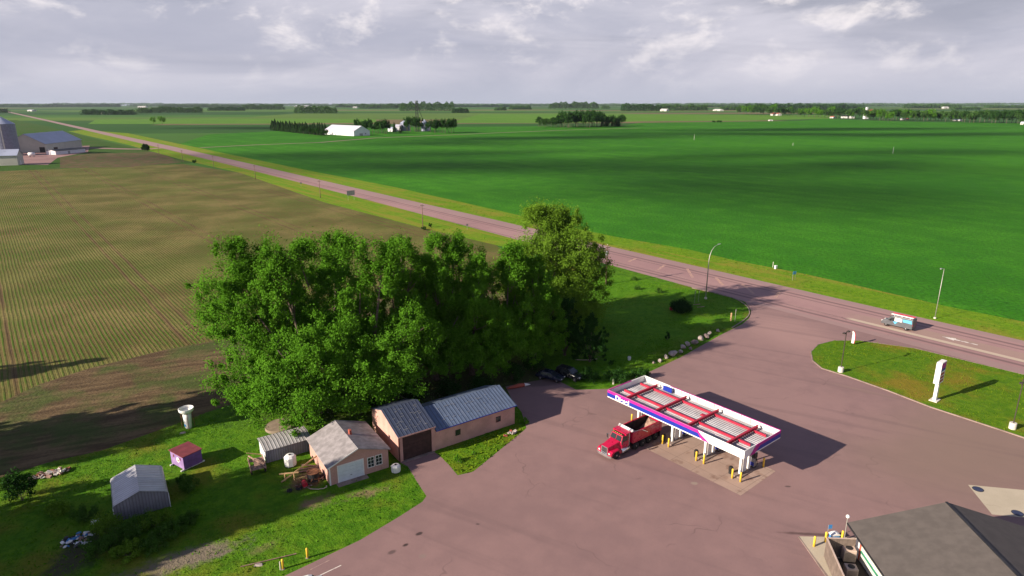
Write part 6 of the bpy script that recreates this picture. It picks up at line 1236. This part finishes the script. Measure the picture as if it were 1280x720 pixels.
HS = [((963, 144.3), (972, 144.6), 'white walled house with a red roof at the left edge of the village', 'roof_red', 3.2, 1.4), ((1037, 147.7), (1041.5, 147.8), 'small pink roofed house before the village trees', 'roof_red', 2.5, 1), ((1051, 147.6), (1059, 147.8), 'white house with a dark roof left of the silver elevator', 'dark_metal', 3.2, 1.6), ((1064, 148), (1068, 148), 'narrow white house just left of the silver elevator', 'shed_roof', 3.5, 1), ((1125, 149.9), (1130, 150), 'white house right of the silver elevator', 'barn_roof', 2.2, .8), ((1133, 150), (1136.5, 150), 'small tan house right of the white one in the village', 'roof_red', 2.2, .8), ((1191, 151), (1201, 151.2), 'long low grey building before the dark wood', 'shed_roof', 2, .6), ((891, 138.6), (900, 138.8), 'white barn far off in the middle right fields', 'barn_white', 2, 1.2), ((1180, 135.6), (1186, 135.6), 'white farm building far off above the village', 'barn_white', 2.4, .8), ((825, 138.9), (833, 139), 'bright white barn with a red brown roof in the far woods', 'barn_white', 2.6, 1.4), ((848, 134.6), (853, 134.7), 'tiny white farm building near the horizon', 'barn_white', 1.8, .6), ((368, 134.5), (384, 134.8), 'bright white group of sheds near the horizon above the white barn', 'barn_roof', 2.4, 1.2), ((441, 135.2), (446, 135.2), 'tiny white house far off above the white barn', 'barn_white', 2, .7), ((126, 142.6), (134, 142.8), 'grey shed before the far left trees', 'shed_roof', 2.2, 1.2), ((34, 139), (40, 139.1), 'pale house at the far end of the highway, right of it', 'barn_roof', 1.8, .8), ((172, 135), (182, 135), 'white sheds on the far left horizon', 'barn_white', 2.4, 1), ((1275, 155.8), (1284, 156), 'white house at the right picture edge below the dark wood', 'barn_roof', 3, 2), ((962, 151.2), (966, 151.2), 'small white shed standing in the pale field', 'barn_white', 1.6, .6), ((905, 132.6), (911, 132.6), 'white building on the horizon in the middle right', 'barn_white', 1.6, .5), ((457, 132.8), (468, 132.8), 'white shed on the horizon above the middle farm', 'barn_white', 1.3, .6)]
plain('house_wall', (.5, .49, .48), .8, scale=.2)
for (p0, p1, lab, rf_, hp, rp_) in HS:
    k = mpp(*p0); barn('farm_building', p0, p1, 5*k, .65*hp*k, .72*(hp+rp_)*k, lab, 'house_wall', rf_ if rf_ != 'barn_white' else 'house_wall', (('door', 'f', .4, .55, 0, hp*k*.4, 'dark_metal'), ('window', 'f', .15, .25, hp*k*.25, hp*k*.5, 'dark_glass')), .3, 'building')
# ------------------------------------------------------------------ clouds outside the picture whose shade lies on the fields
m = bpy.data.materials.new('thin_cloud'); m.use_nodes = True; nt = m.node_tree; nt.nodes.remove(nt.nodes['Principled BSDF']); MATS['thin_cloud'] = m
d = nt.nodes.new('ShaderNodeBsdfDiffuse'); d.inputs[0].default_value = (.9, .9, .92, 1); tp = nt.nodes.new('ShaderNodeBsdfTransparent'); sm_ = nt.nodes.new('ShaderNodeMixShader'); sm_.inputs[0].default_value = .27
L(nt, tp.outputs[0], sm_.inputs[1]); L(nt, d.outputs[0], sm_.inputs[2]); L(nt, sm_.outputs[0], nt.nodes['Material Output'].inputs[0])
def cloud(sx, sy, rx, ry, az, seed, Z=2600):
    gx, gy = at(sx, sy); d = Z/math.tan(R(SUN_EL)); x, y = gx-d*math.cos(R(SUN_AZ)), gy-d*math.sin(R(SUN_AZ)); g = random.Random(seed); b_ = MB().mat('thin_cloud')
    for i in range(24):
        a = g.uniform(0, 6.28); q = g.random()**.7; s = g.uniform(.16, .42); cx_, cy_ = rx*q*math.cos(a)*.9, ry*q*math.sin(a)*.9; n = 10; pts = []; fl = g.uniform(.5, 1)
        for u in range(6):
            for v_ in range(n):
                t_ = math.pi*u/5; r_ = math.sin(t_)+.001; k = 1+g.uniform(-.15, .15); pts.append((cx_+rx*s*r_*math.cos(6.283*v_/n)*k, cy_+ry*s*fl*r_*math.sin(6.283*v_/n)*k, -math.cos(t_)*min(rx, ry)*s*.4*k))
        b_.hull(pts)
    o = b_.build('cloud'); o.location = (x, y, Z); o.rotation_euler = (0, 0, R(az)); o['kind'] = 'structure'
CLD = [(1010, 246, 90, 40, -30), (1130, 262, 60, 22, -40), (880, 240, 90, 22, -10), (450, 205, 170, 65, -18), (345, 193, 130, 50, 10), (600, 192, 120, 40, 20), (770, 207, 190, 45, -14), (900, 196, 130, 36, 12), (985, 226, 120, 34, -22), (1085, 250, 70, 20, -30), (1060, 205, 130, 40, 18), (1150, 190, 240, 44, -8), (1260, 214, 120, 26, -30), (690, 172, 240, 60, 8), (860, 167, 300, 50, -6), (1000, 162, 380, 90, 4), (1190, 168, 320, 60, 10), (560, 178, 150, 50, -10), (330, 160, 250, 70, 6), (820, 240, 60, 16, -10)]
for i, (x, y, rx, ry, az) in enumerate(CLD): cloud(x, y, rx, ry, az, 900+i)
